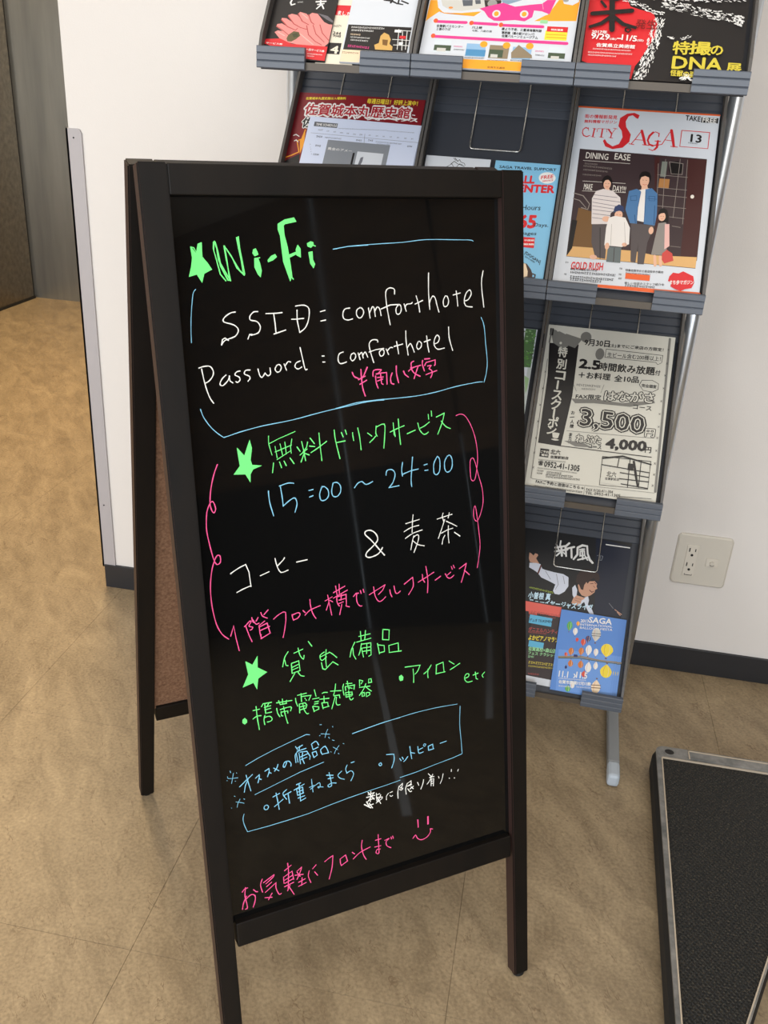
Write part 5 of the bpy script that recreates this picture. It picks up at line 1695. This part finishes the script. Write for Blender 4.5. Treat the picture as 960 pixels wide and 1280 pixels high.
l ink_black 1.3 57.8,129.4 64.3,130.9
V ink_black 58.9,118.8 65.3,126.2 人
V ink_black 59.4,111.1 65.7,118.4 様
t ink_black 3 74.9,113.1 178.6,112.1 34.1 3,500
t paper_newsprint 2 74.9,113.1 178.6,112.1 34.1 3,500
t ink_black 0 74.9,113.1 178.6,112.1 34.1 3,500
t ink_black 3 182.2,112.3 196.8,113 13.1 円
t paper_newsprint 1 182.2,112.3 196.8,113 13.1 円
l ngrey2 0.6 55.6,105.4 197.1,110.8
V ink_black 60.1,96.3 65.3,102.8 ま
V ink_black 60.4,89.8 65.6,96.4 た
V ink_black 60.6,84.1 65.8,89.9 は
p ngrey 53.4,87.3 80.4,89.3 96.3,83.4 111.4,82.3 72.6,80.2
t ink_black 3 72.2,87.2 112.9,89.5 13.8 ねぶた
t paper_newsprint 1 72.2,87.2 112.9,89.5 13.8 ねぶた
t ink_black 1 94.3,80.3 115.2,80.5 6.6 コース
t ink_black 2 122,81.5 186,84.5 19 4,000
t ink_black 1 185.4,84.4 194.7,85 9.8 円
l ink_black 1.3 49.3,77.7 196.4,78
G contact_print
r ink_black 16.8,54.9 31.6,69.2
t paper_newsprint 1 17.4,61.4 31.4,62.1 4.3 ご予約
t paper_newsprint 1 20,56.3 30.3,56.8 3.6 電話
t ink_black 1 34.2,61.2 50.2,62.1 8.5 北六
t ink_black 1 35.2,54.2 64.4,55.7 4.9 佐賀駅前店
t ink_black 1 16.9,39.5 25,40 7.9 ☎
t ink_black 1 26.8,38.3 84.7,38.1 9.8 0952-41-1305
d ngrey2 16.2,48.4 61.5,50.2 1.9
d ngrey2 16.7,34 81.7,33.6 1.9
d ink_black 16.5,29.2 28,29.5 2.5
d ink_black 32.7,28.3 58.3,29.3 2.8
d ink_black 17.1,24.5 27.1,24.9 2.5
d ink_black 31.8,24 75.2,26.3 3.1
d ink_black 32.3,20.3 87.7,22.7 2.8
l ngrey2 0.6 7.9,16.8 11.8,15.1 75.2,15.2 207.6,18.4
t ink_black 1 17.3,8.6 95.6,8 5.9 FAXご予約と送信はこちら→
d ink_black 15.2,1.9 94.8,2.3 2.8
t ink_black 0 100.2,6.8 142.9,8.5 4.6 FAX 0120-411-304
t ink_black 0 99.4,1 155.2,4.1 4.6 TEL 0952-41-1305
l ink_black 0.6 153.6,5.1 204.4,8.1
l ngrey2 0.6 96.9,13.6 97.1,0.3
G map_print
l ink_black 0.9 119.1,68.9 196.4,70.7 196.9,23.1 119.9,20 119.1,68.9
l ink_black 2.8 119.5,65.8 151.2,73.4 197,65.4
l ink_black 1.6 119.4,54.7 196.6,51.2
l ink_black 1.6 120.4,46.3 196,43.3
l ink_black 1.6 120.5,34.2 196.9,35.6
l ink_black 1.6 154,26.4 195.8,24.5
l ink_black 1.3 145.8,69.4 144.8,53.4
l ink_black 1.3 163.3,71.8 164.8,21.7
l ink_black 3.8 169.8,66.4 175.3,45.1 180.3,27
l ink_black 1.3 181.2,69.6 182.1,24.1
r ink_black 161.3,51 170.3,62.7
r paper_newsprint 120.3,24.1 149.7,49.4
t ink_black 1 129.2,35.5 144.5,36.1 9.2 北六
t ink_black 1 127.6,29.6 149.9,30.8 4.6 佐賀駅前店
G border_print
l ngrey2 2.2 6.5,284.2 5.4,258.5
l ngrey2 0.9 6.4,228.2 8.5,16.9
l ngrey 2.8 202.6,288.3 208.8,20.2
l ngrey 1.6 204,288.5 210.3,20.4
X ink_black 202.6,268.3 203,243.5 202.4,222.1 202.5,199.2 201.5,176.3 201.1,153.6 202.1,131.3 202.2,112.1 203,90 203.4,67.9 204.1,49.1 203.9,30.4
X ink_black 6,204.6 6.1,174.6 5.7,144.7 6.2,115.2 7.2,85.9 7.8,60.1 9.6,34.6
S greenleaflet 2 0 -452 -8 210 289 paper_white
G plant_photo
r photogreen 190.1,218.3 208.2,288.7
M leafgreen 182.9,285.7 209.7,219
r photogrey 203.4,127.3 209.7,218.4
p leafpale 200.1,203 208.4,198.5 208.2,182.1 206,170.9
p leafpale 206.1,143.8 209.7,139.3 209.7,128.3
S jazzposter 3 -7.8 -223 1 199 295 nightpaper
G figure_picture
p nightblue 132.5,289.5 198.7,283.6 198.7,149.8 150.7,147.1
l white 1.9 152.5,280.1 195.9,281.1
p jz_skin 14.9,241 19,239.4 23.3,236.1 25.7,241.1 30.3,240.4 31.9,238.1 29,231.7 33.6,225.9 37.4,221.9 33.1,218.6 25.2,222.3 18.8,222.9 15.7,229
p jz_shirt 18.4,221.2 30.8,223.1 38.9,222.1 43.2,214.3 48.8,212.9 65.8,211.3 83.2,210.8 93.2,206.8 97.3,199.4 96.1,189.5 90.7,178.3 81.7,171.1 73.5,171.1 69.7,176.3 72,188.9 58.8,193.3 44,197.5 35.9,205.3 27.1,209.5 19,212.5
l jz_dark 2.8 40.2,219.7 37.3,204.5
l grey6 0.9 50.1,210.8 61.5,197
l grey6 0.9 70.9,208.8 77.3,189.7 73.3,179.4
l grey6 0.9 83.7,206.9 88.7,193.2
p jz_vest 94,205.3 102,199.5 105.3,191 105.7,178.2 108.4,167.4 115.8,159 125.2,153.2 138,149.8 119.4,150 94,153.9 74.4,160.3 80.1,169.2 90.7,178.3 96.2,188.9
p jz_shirt 103.5,188.1 107.9,194.6 113.2,185.8 113.5,176.2 122.3,170.6 134.4,177.6 137.2,170.4 136.4,162.3 145.2,154.2 150.4,144.6 142.4,145.1 134.2,155.6 129.1,165.9 122.1,158.4 111.7,166.3 106.2,175
p jz_skin 112.8,195.4 118.8,202.1 130.8,205.3 142.3,207.8 147.3,203.4 146.7,198.2 149,194.7 145.1,191.5 145,187 138.8,180.2 131,175.8 122.7,177 116.5,183.7
p jz_hair 108.4,200.5 108.6,213.4 113.7,222 124.8,227.6 138,227.1 147.3,222.7 150.8,214.3 148.7,206.8 143.3,209.9 139.1,214 134.2,208.4 130.2,200.7 127.4,203.5 124.4,197.2 123.8,187.5 119.4,188.4 115.3,195.8
l jz_dark 1.1 135.1,201.5 139.9,202.9
l jz_dark 1.1 142.1,204.8 145.4,203.1
l jz_dark 1.6 135.4,189.3 140.1,186.2 142.9,188.6
l jz_dark 0.8 141.1,198.3 144.5,195.9
p jz_skin 106.3,159.7 108.2,168.9 113.6,175.6 123,174.5 130.4,173.1 123.9,167.6 122.9,161.1 115.5,156.7
l jz_dark 0.6 112.1,170.2 122.5,169.3
l jz_dark 0.6 111.7,166.3 121.2,164.6
l grey6 0.9 173.8,171.5 182.5,163.4
l jz_skin 1.6 190.9,157.5 196.6,153
l jz_skin 1.3 185.8,161.7 198.7,155
G lettering_print
l white 3.5 60.9,258.3 79.1,264.3
l white 2.8 69.1,272.7 69.1,263.5
l white 2.8 61.6,265 68.4,254.2
l white 3.8 61.9,250.9 83.7,258.5
l white 3.8 71.5,262.2 75.4,244.8
l white 2.8 72.8,252.5 65.5,243.2
l white 2.5 76,252 81.2,248.9
l white 3.8 85.2,270.9 79.2,263.4 83.2,245.9
l white 3.5 81.3,259.4 95.4,265.5
l white 3.5 90.5,261.8 93.8,244.3
l white 3.8 101.7,265.2 103.4,252.3 97.8,242.3
l white 4.1 101.7,265.2 109.8,271 118.6,271 121.7,256.8 127.1,246.2 133.1,241.2
l white 2.8 106.2,261.9 114.4,264.5
l white 2.8 107.6,258.8 108.7,250.5 116.8,253.1 114.8,261.3 107.6,258.8
l white 3.1 110.7,263.9 114.4,244.9
l white 3.1 105.7,242.2 122,249.3
l white 2.5 118,251.3 123.2,244.9
l grey6 1.3 139.9,256.3 144.4,257.9 143.8,250.4
l grey6 1.3 147.5,257.5 149.9,256.2 148.6,248.9 145.6,248.4 145.4,257.1
d yellowgreen 25.9,173.5 71.3,171.1 3.1
t skywhite2 1 26.4,154.2 66.9,157.5 12.8 小曽根 真
t skywhite2 1 29.6,143.4 145.5,152 11.5 ニューイヤージャズライヴ
G programme_list
r listdark 40,6.1 94.5,150.7
r salmon 22,130 90.1,148.4
d redsoft 31.8,127.8 91.1,129.5 4.4
t salmon 1 32.3,124.6 47.9,125.6 6.4 特別席
d redsoft 33,119.9 82.3,125.8 1.9
r cyansoft 35.1,109.1 76.8,124.9
t nightblue 1 35.7,111.8 76.8,116 5.8 デュオ TSUKEMEN
t redsoft 1 36.8,93.5 89.9,97.6 8.3 ダニエルハンティ
d redsoft 37.1,91 71.2,93.5 2.5
t yellow 1 39.6,78.1 100.5,83.6 9 よかピアノマラソン
r cyansoft 41.4,65.8 68.7,77.3
t mint 1 42.5,58.1 100.1,63.2 7.7 佐賀高校×森山直太
t mint 1 43.5,51.1 95,55.4 5.8 フェス クラシック
d mint 44.2,45.8 55.9,46.9 3.8
d gold2 46.7,35.3 94.2,38.8 4.4
d gold2 47.6,29.2 94.9,33.6 2.8
d redsoft 49.5,15.5 68.8,17.3 2.8
r paper_white 42,0.3 101.4,13
S balloon 3 0 -131 -5 107 148 skyprint
G balloon_picture
p sky2 5.5,74.4 106.7,80.4 106.7,6.9 10.6,0.3
l landbrown 3.1 7.4,60.7 44.7,67.9 81.2,67.1 106.7,68.6
l darkgreen 1.6 7.7,58.6 45.1,64.9 81.5,65 106.7,66.2
B white 30.4,111.4 4.3,7
B green3 18.8,119.8 5.2,8.9
B orange 33.3,126.6 3.1,4.5
B buswhite 68.2,112.3 8.3,12.7
B redb 35.6,97.2 2.8,3.8
B redb 47.3,94.5 4.6,6.4
B navy 54.9,102 4.6,6
B white 58.7,81.8 5.6,9.5
B white 72,80.3 4.3,7
B ambr 28,74.1 4.9,7
B ambr 45.9,77.5 4.9,7
B yellow3 90.8,87.2 11.1,12.1
B redb 19.7,67.4 3.1,3.8
B ambr 29.9,53 4.6,6.4
B ambr 48,54.3 4.9,7
B white 62,51.5 5.6,9.5
B white 74.7,56.7 4,7
B yellow3 94,49.9 10.5,12.1
B cream 80,19.3 8.3,12.1
B green3 31.4,7.2 4.9,5.7
B redb 56.2,38.1 4.3,5.7
B white 38.9,15.2 3.7,6.4
B navy 22.7,44.7 2.2,3.2
l ink_black 0.9 60.2,113.2 75.8,114.9
l ink_black 0.9 60.7,109.2 76.3,110.9
l brown 1.3 72,21 88,22.9
l brown 1.3 72.6,16.2 88.6,18.1
p navy 33.7,69.8 39.8,70.2 41.2,66.4 33.5,65.1
G title_print
t white 1 37.2,129.8 51.7,131.2 5.7 2017
t white 1 51.6,132.1 92.4,135.1 10.2 SAGA
t white 0 37.3,123.8 94.6,129.5 4.1 INTERNATIONAL
t white 0 37.5,117.9 95.4,123.7 4.1 BALLOON FIESTA
t white 1 12.2,25.3 28.3,26.2 10.8 11.1
t white 1 38.4,28 42.3,28.1 7 ›
t white 1 43.1,28.8 62.3,30.3 10.8 11.5
d white 12.7,21.7 62.2,26.6 1.9
t white 1 13.9,13.3 70.8,18.9 6.4 佐賀市嘉瀬川河川敷
d white 14.6,7.9 43.1,10.4 2.2
d white 46,11.9 71.4,14.2 2.2
"""
INFO = {
 'meat': ('leaflet', 'tall black leaflet with sliced meat photo and red band in the top left pocket', 'leaflet', 0.0032, 0),
 'cream': ('leaflet', 'cream and red leaflet half hidden between two others in the top left pocket', 'leaflet', 0.001, 0),
 'white': ('leaflet', 'white leaflet with black map panel and gold statue in the top left pocket', 'leaflet', 0.0032, 0),
 'bus': ('flyer', 'orange and pink bus sightseeing flyer with photo row in the top middle pocket', 'flyer', 0.003, 0),
 'blackposter': ('flyer', 'black flyer with red field, white brushwork and gold lettering in the top right pocket', 'flyer', 0.002, 0),
 'redposter': ('flyer', 'dark red flyer with large white title standing behind printed timetable sheets', 'flyer', 0.0006, 0),
 'schedule': ('timetable_sheet', 'pale printed timetable sheet in front of the dark red flyer', 'timetable', 0.001, -1.2),
 'schedback': ('timetable_sheet', 'narrow edge of a pale sheet just right of the printed timetable', 'timetable', 0.001, -1.0),
 'wavy_white': ('leaflet', 'white leaflet with black ink drawing peeking over the easel board', 'leaflet', 0.003, 0),
 'blueleaflet': ('leaflet', 'sky blue leaflet with red call centre lettering beside the easel board', 'leaflet', 0.004, 0),
 'saga': ('magazine', 'white free magazine with family photo on its cover', 'magazine', 0.0042, 0),
 'coupon': ('coupon_sheet', 'black and white coupon sheet with large 3,500 yen price', 'coupon sheet', 0.002, 0),
 'greenleaflet': ('leaflet', 'leaflet with green foliage photo showing as a sliver right of the easel board', 'leaflet', 0.002, 0),
 'jazzposter': ('flyer', 'black concert flyer with man in white shirt in the lowest pocket', 'flyer', 0.0007, -1.2),
 'balloon': ('leaflet', 'blue balloon festival leaflet, front one of its pack', 'leaflet', 0.0009, -0.5),
}
def conv_pts(ts): return [tuple(float(v) for v in t.split(',')) for t in ts]
sheets = {}
def paper_mesh(m, w, h, th, col, bow=0.0):
    bm = bmesh.new(); bmesh.ops.create_cube(bm, size=1)
    for v in bm.verts: v.co = Vector(((v.co.x + .5) * w, (v.co.y + .5) * h, (v.co.z + .5) * th))
    bm.verts.index_update(); vs = [tuple(v.co) for v in bm.verts]; fs = [tuple(v.index for v in f.verts) for f in bm.faces]; bm.free()
    m.add(vs, fs, 0, col)
RW = Matrix.Translation(RO) @ Matrix.Rotation(RY, 4, 'Z')
def build_art():
    cur = None
    jobs = []
    for ln in ARTDATA.strip().split('\n'):
        t = ln.split()
        if t[0] == 'S':
            nm, k = t[1], int(t[2]); back, u0, v0, w, h = map(float, t[3:8])
            info = INFO[nm]
            cur = Sheet(w, h, t[8], info[3]); jobs.append((nm, k, back, u0, v0, cur, info)); continue
        if t[0] == 'G': cur.grp(t[1]); continue
        if t[0] == 'p': cur.poly(t[1], conv_pts(t[2:]))
        elif t[0] == 'r':
            (a, b), (c, d) = conv_pts(t[2:]); cur.poly(t[1], [(a, b), (c, b), (c, d), (a, d)])
        elif t[0] == 'l': cur.line(t[1], float(t[2]), conv_pts(t[3:]))
        elif t[0] == 'e':
            (cx, cy), (rx, ry) = conv_pts(t[2:]); cur.ell(t[1], cx, cy, rx, ry)
        elif t[0] == 'B':
            (cx, cy), (rx, ry) = conv_pts(t[2:]); s = 1 if cy > 62 else -1
            P = []
            for i in range(14):
                a = 2 * math.pi * i / 14; yy = math.sin(a); xx = math.cos(a) * (1 if yy > -0.2 else 1 + (yy + 0.2) * 0.75)
                P.append((cx + rx * xx, cy + s * ry * yy))
            cur.poly(t[1], P)
            cur.poly('brown', [(cx - rx * .16, cy - s * ry * 1.12), (cx + rx * .16, cy - s * ry * 1.12), (cx + rx * .16, cy - s * ry * 1.3), (cx - rx * .16, cy - s * ry * 1.3)])
            z = cur.z()
            if rx > 3: cur.line('ambr', 0.5, [(cx - rx * .35, cy + s * ry * .8), (cx - rx * .45, cy), (cx - rx * .2, cy - s * ry * .8)]); cur.line('cream', 0.5, [(cx + rx * .35, cy + s * ry * .8), (cx + rx * .45, cy), (cx + rx * .2, cy - s * ry * .8)])
        elif t[0] == 't':
            (a, b), (c, d) = conv_pts(t[3:5]); cur.text(t[1], int(t[2]), a, b, c, d, ' '.join(t[6:]), float(t[5]))
        elif t[0] == 'V':
            (a, b), (c, d) = conv_pts(t[2:4]); ch = t[4]
            cur.text(t[1], 1, min(a, c), min(b, d), max(a, c), min(b, d), ch, abs(d - b) * 0.92)
        elif t[0] == 'd':
            (a, b), (c, d) = conv_pts(t[2:4]); cur.dashes(t[1], a, b, c, d, float(t[4]))
        elif t[0] == 'K':
            w = float(t[2]); cnt = int(t[3]); P = conv_pts(t[4:]); rnd = random.Random(cnt)
            for i in range(cnt):
                q = rnd.random() * (len(P) - 1); k0 = min(int(q), len(P) - 2); f = q - k0
                a = Vector(P[k0]); b = Vector(P[k0 + 1]); dr = (b - a).normalized(); nn = Vector((-dr.y, dr.x))
                c = a.lerp(b, f) + nn * rnd.uniform(-.5, .5) * w; L_ = rnd.uniform(1.0, 5.5); rot = rnd.uniform(-.5, .5)
                dr = (dr + nn * rot).normalized()
                e1 = c - dr * L_ / 2; e2 = c + dr * L_ / 2; md_ = c + nn * rnd.uniform(-.8, .8)
                pp = [(min(max(v.x, .6), cur.w - .6), min(max(v.y, .6), cur.h - .6)) for v in (e1, md_, e2)]
                cur.line(t[1], rnd.uniform(0.35, 1.5), pp)
        elif t[0] == 'X':
            for (a, b) in conv_pts(t[2:]):
                cur.line(t[1], 0.5, [(a - 1.3, b - 1.5), (a + 1.3, b + 1.5)]); cur.line(t[1], 0.5, [(a - 1.3, b + 1.5), (a + 1.3, b - 1.5)])
        elif t[0] == 'M':
            (a, b), (c, d) = conv_pts(t[2:4])
            rnd = random.Random(3)
            for i in range(70):
                x = rnd.uniform(min(a, c), max(a, c)); y = rnd.uniform(min(b, d), max(b, d)); r = rnd.uniform(1.2, 3)
                an = rnd.uniform(0, 6.3)
                cur.poly(rnd.choice(['leafgreen', 'photogreen', 'darkgreen', 'leafpale']), [(min(max(x + r * math.cos(an + q), .4), cur.w - .4), y + r * .6 * math.sin(an + q)) for q in (0, 1.3, 2.4, 3.6, 5)])
    for nm, k, back, u0, v0, s, info in jobs:
        m = MB(); paper_mesh(m, s.w / 1000, s.h / 1000, s.th, s.col)
        o = m.build(info[0], MT['ink'], None, colors=True)
        th = s.th
        Mx = RW @ sheetM(k, back / 1000 - (th if th > 0.0025 else 0)) @ Matrix.Translation((u0 / 1000, v0 / 1000, 0)) @ Matrix.Rotation(math.radians(info[4]), 4, 'Z')
        o.matrix_world = Mx
        tag(o, info[1], info[2])
        for gname, gm in s.groups:
            if gm.f: gm.build(gname, MT['ink'], o, colors=True)
        sheets[nm] = (o, s)
build_art()
COL.objects.unlink(_to); bpy.data.objects.remove(_to)
# the rest of the balloon leaflet pack, fanned out to the right behind the front one
bo, bs = sheets['balloon']
for i, (du, dv, dz) in enumerate([(4.0, 0.5, -1.9), (8.0, 0.2, -3.8), (12.0, 1.0, -5.7)]):
    c = bo.copy(); COL.objects.link(c)
    c.matrix_world = bo.matrix_world @ Matrix.Translation((du / 1000, dv / 1000, dz / 1000))
    c['label'] = ['balloon leaflet directly behind the front one of the pack', 'balloon leaflet second from the back of the pack, right edge showing', 'rearmost balloon leaflet of the pack, edge against the pocket side'][i]
    c['group'] = 'balloon leaflets in the lowest pocket'
    for ch in bo.children: dup(ch, c)
bo['group'] = 'balloon leaflets in the lowest pocket'

# ------------------------------------------------------------------ low platform at the right
HT = 0.058
base = empty('platform_cart_deck', (0.31, 1.434, 0))
tag(base, 'low black rubber-topped platform with alloy rim and corner hole on the floor, bottom right', 'platform')
def offset_poly(P, d):
    n = len(P); out = []
    for i in range(n):
        a, b, c = Vector(P[i - 1]), Vector(P[i]), Vector(P[(i + 1) % n])
        e1 = (b - a).normalized(); e2 = (c - b).normalized()
        n1 = Vector((-e1.y, e1.x)); n2 = Vector((-e2.y, e2.x)); bis = (n1 + n2).normalized()
        out.append(tuple(b + bis * (d / max(0.3, bis.dot(n1)))))
    return out
def rounded(P, R, n=6):
    out = []
    for i in range(len(P)):
        a, b, c = Vector(P[i - 1]), Vector(P[i]), Vector(P[(i + 1) % len(P)])
        u = (a - b).normalized(); w = (c - b).normalized(); r = R[i]
        ang = math.acos(max(-1, min(1, u.dot(w)))); t = r / math.tan(ang / 2)
        p1 = b + u * t; p2 = b + w * t; cc = b + (u + w).normalized() * (r / math.sin(ang / 2))
        a1 = math.atan2((p1 - cc).y, (p1 - cc).x); a2 = math.atan2((p2 - cc).y, (p2 - cc).x); da = (a2 - a1 + math.pi) % (2 * math.pi) - math.pi
        for k in range(n + 1):
            q = a1 + da * k / n; out.append((cc.x + r * math.cos(q), cc.y + r * math.sin(q)))
    return out
# outline counter-clockwise, relative to the far left corner
OUT = [(-0.026, -0.72), (0.010, -0.72), (0.305, -0.0), (0.305, 0.002), (0.0, 0.0)]
OUT = [(-0.026, -0.70), (0.014, -0.70), (0.312, 0.003), (0.0, 0.0)]
RR = [0.015, 0.015, 0.02, 0.016]
outer = rounded(OUT, RR)
def ring(P, Q, z0, z1, m, mi=0):
    n = len(P)
    vs = [(p[0], p[1], z) for z, L_ in ((z0, P), (z1, P), (z1, Q), (z0, Q)) for p in L_]
    fs = []
    for a in range(4):
        b = (a + 1) % 4
        for i in range(n): fs.append((a * n + i, a * n + (i + 1) % n, b * n + (i + 1) % n, b * n + i))
    m.add(vs, fs, mi)
i1 = rounded(offset_poly(OUT, 0.0010), [r * .95 for r in RR]); 
bulge = rounded(offset_poly(OUT, -0.004), [r * 1.1 for r in RR])
m = MB(); n = len(outer)
lv = [(i1, 0.004), (bulge, 0.010), (bulge, HT - 0.018), (outer, HT - 0.006), (i1, HT - 0.003)]
vs = [(p[0], p[1], z) for P, z in lv for p in P]
fs = [(a * n + i, a * n + (i + 1) % n, (a + 1) * n + (i + 1) % n, (a + 1) * n + i) for a in range(4) for i in range(n)] + [tuple(range(n))[::-1], tuple(range(4 * n, 5 * n))]
m.add(vs, fs); m.build('rubber_bumper', MT['rubber'], base, smooth=False)
# alloy rim: wide far bar, narrow sides
inn = [(-0.026 + 0.0062, -0.692), (0.0147, -0.692), (0.2952, -0.0300), (0.0078, -0.0320)]
inner = rounded(inn, [0.008, 0.008, 0.008, 0.004])
m = MB(); ring(outer, inner, HT - 0.004, HT, m); rim = m.build('alloy_rim', MT['alu'], base)
bead_in = rounded(offset_poly(inn, 0.0020), [0.006, 0.006, 0.006, 0.003])
m = MB(); ring(inner, bead_in, HT - 0.003, HT + 0.0012, m); m.build('raised_bead', MT['bead'], rim)
m = MB(); m.box(0.060, 0.296, -0.0245, -0.0035, HT - .0005, HT + 0.0006, b=0.0004); m.build('inlay_strip', MT['alu'], rim)
m = MB()
for (a, b_, c, d) in ((0.058, 0.298, -0.0050, -0.0025), (0.058, 0.0600, -0.0260, -0.0025)):
    m.box(a, b_, c, d, HT - .0005, HT + 0.0012)
m.build('inlay_border', MT['bead'], rim)
# corner hole: a sleeve with dark bottom
m = MB(); hx, hy, hr = 0.0235, -0.0150, 0.0085
k = 24; cir = [(hx + hr * math.cos(2 * math.pi * i / k), hy + hr * 0.9 * math.sin(2 * math.pi * i / k)) for i in range(k)]
cir2 = [(hx + (hr + .0016) * math.cos(2 * math.pi * i / k), hy + (hr + .0016) * 0.9 * math.sin(2 * math.pi * i / k)) for i in range(k)]
ring(cir2, cir, HT - .002, HT + 0.0010, m); m.build('hole_collar', MT['alu'], rim)
m = MB(); m.prism(cir, HT - 0.001, HT + 0.0004, 'z'); m.build('hole', MT['dark'], rim)
m = MB(); n = len(bead_in); m.prism(bead_in, HT - 0.006, HT - 0.0016, 'z'); deck = m.build('rubber_deck', MT['deck'], base)
# diamond tread relief in the deck rubber
md = MT['deck']; nt = md.node_tree; g = nd(md, 'ShaderNodeTexCoord'); b = nt.nodes['Principled BSDF']
acc = None
for ang in (38, -38):
    mp = nd(md, 'ShaderNodeMapping'); mp.inputs['Rotation'].default_value = (0, 0, math.radians(ang)); nt.links.new(g.outputs['Object'], mp.inputs['Vector'])
    w = nd(md, 'ShaderNodeTexWave'); w.inputs['Scale'].default_value = 55; w.inputs['Distortion'].default_value = 0.2; nt.links.new(mp.outputs[0], w.inputs['Vector'])
    if acc is None: acc = w.outputs['Fac']
    else:
        mx = nd(md, 'ShaderNodeMath', operation='MAXIMUM'); nt.links.new(acc, mx.inputs[0]); nt.links.new(w.outputs['Fac'], mx.inputs[1]); acc = mx.outputs[0]
bp = nd(md, 'ShaderNodeBump'); bp.inputs['Strength'].default_value = 1.0; bp.inputs['Distance'].default_value = 0.002
nt.links.new(acc, bp.inputs['Height']); nt.links.new(bp.outputs[0], b.inputs['Normal'])
nz = nd(md, 'ShaderNodeTexNoise'); nz.inputs['Scale'].default_value = 300; nz.inputs['Detail'].default_value = 6
rp = nd(md, 'ShaderNodeValToRGB'); rp.color_ramp.elements[0].position = 0.5; rp.color_ramp.elements[0].color = lin((20, 20, 18)) + (1,); rp.color_ramp.elements[1].position = 0.85; rp.color_ramp.elements[1].color = lin((84, 76, 62)) + (1,)
nt.links.new(g.outputs['Object'], nz.inputs['Vector']); nt.links.new(nz.outputs[0], rp.inputs[0]); nt.links.new(rp.outputs[0], b.inputs['Base Color'])

# ------------------------------------------------------------------ ceiling fixtures that hold the lamps
for (lx, ly, w) in ((0.4, 0.0, 1.24), (-0.9, 1.05, 0.54), (-1.7, 3.1, 0.94)):
    m = MB(); m.box(lx - w / 2, lx + w / 2, ly - w / 2, ly + w / 2, 2.465, 2.4995, b=0.004)
    f = m.build('ceiling_light', MT['fixture'])
    f['label'] = {0.4: 'large square ceiling light above the lobby floor', -0.9: 'small square ceiling light near the white wall', -1.7: 'square ceiling light in the lift hall'}[lx]; f['category'] = 'ceiling light'
bpy.context.view_layer.update()
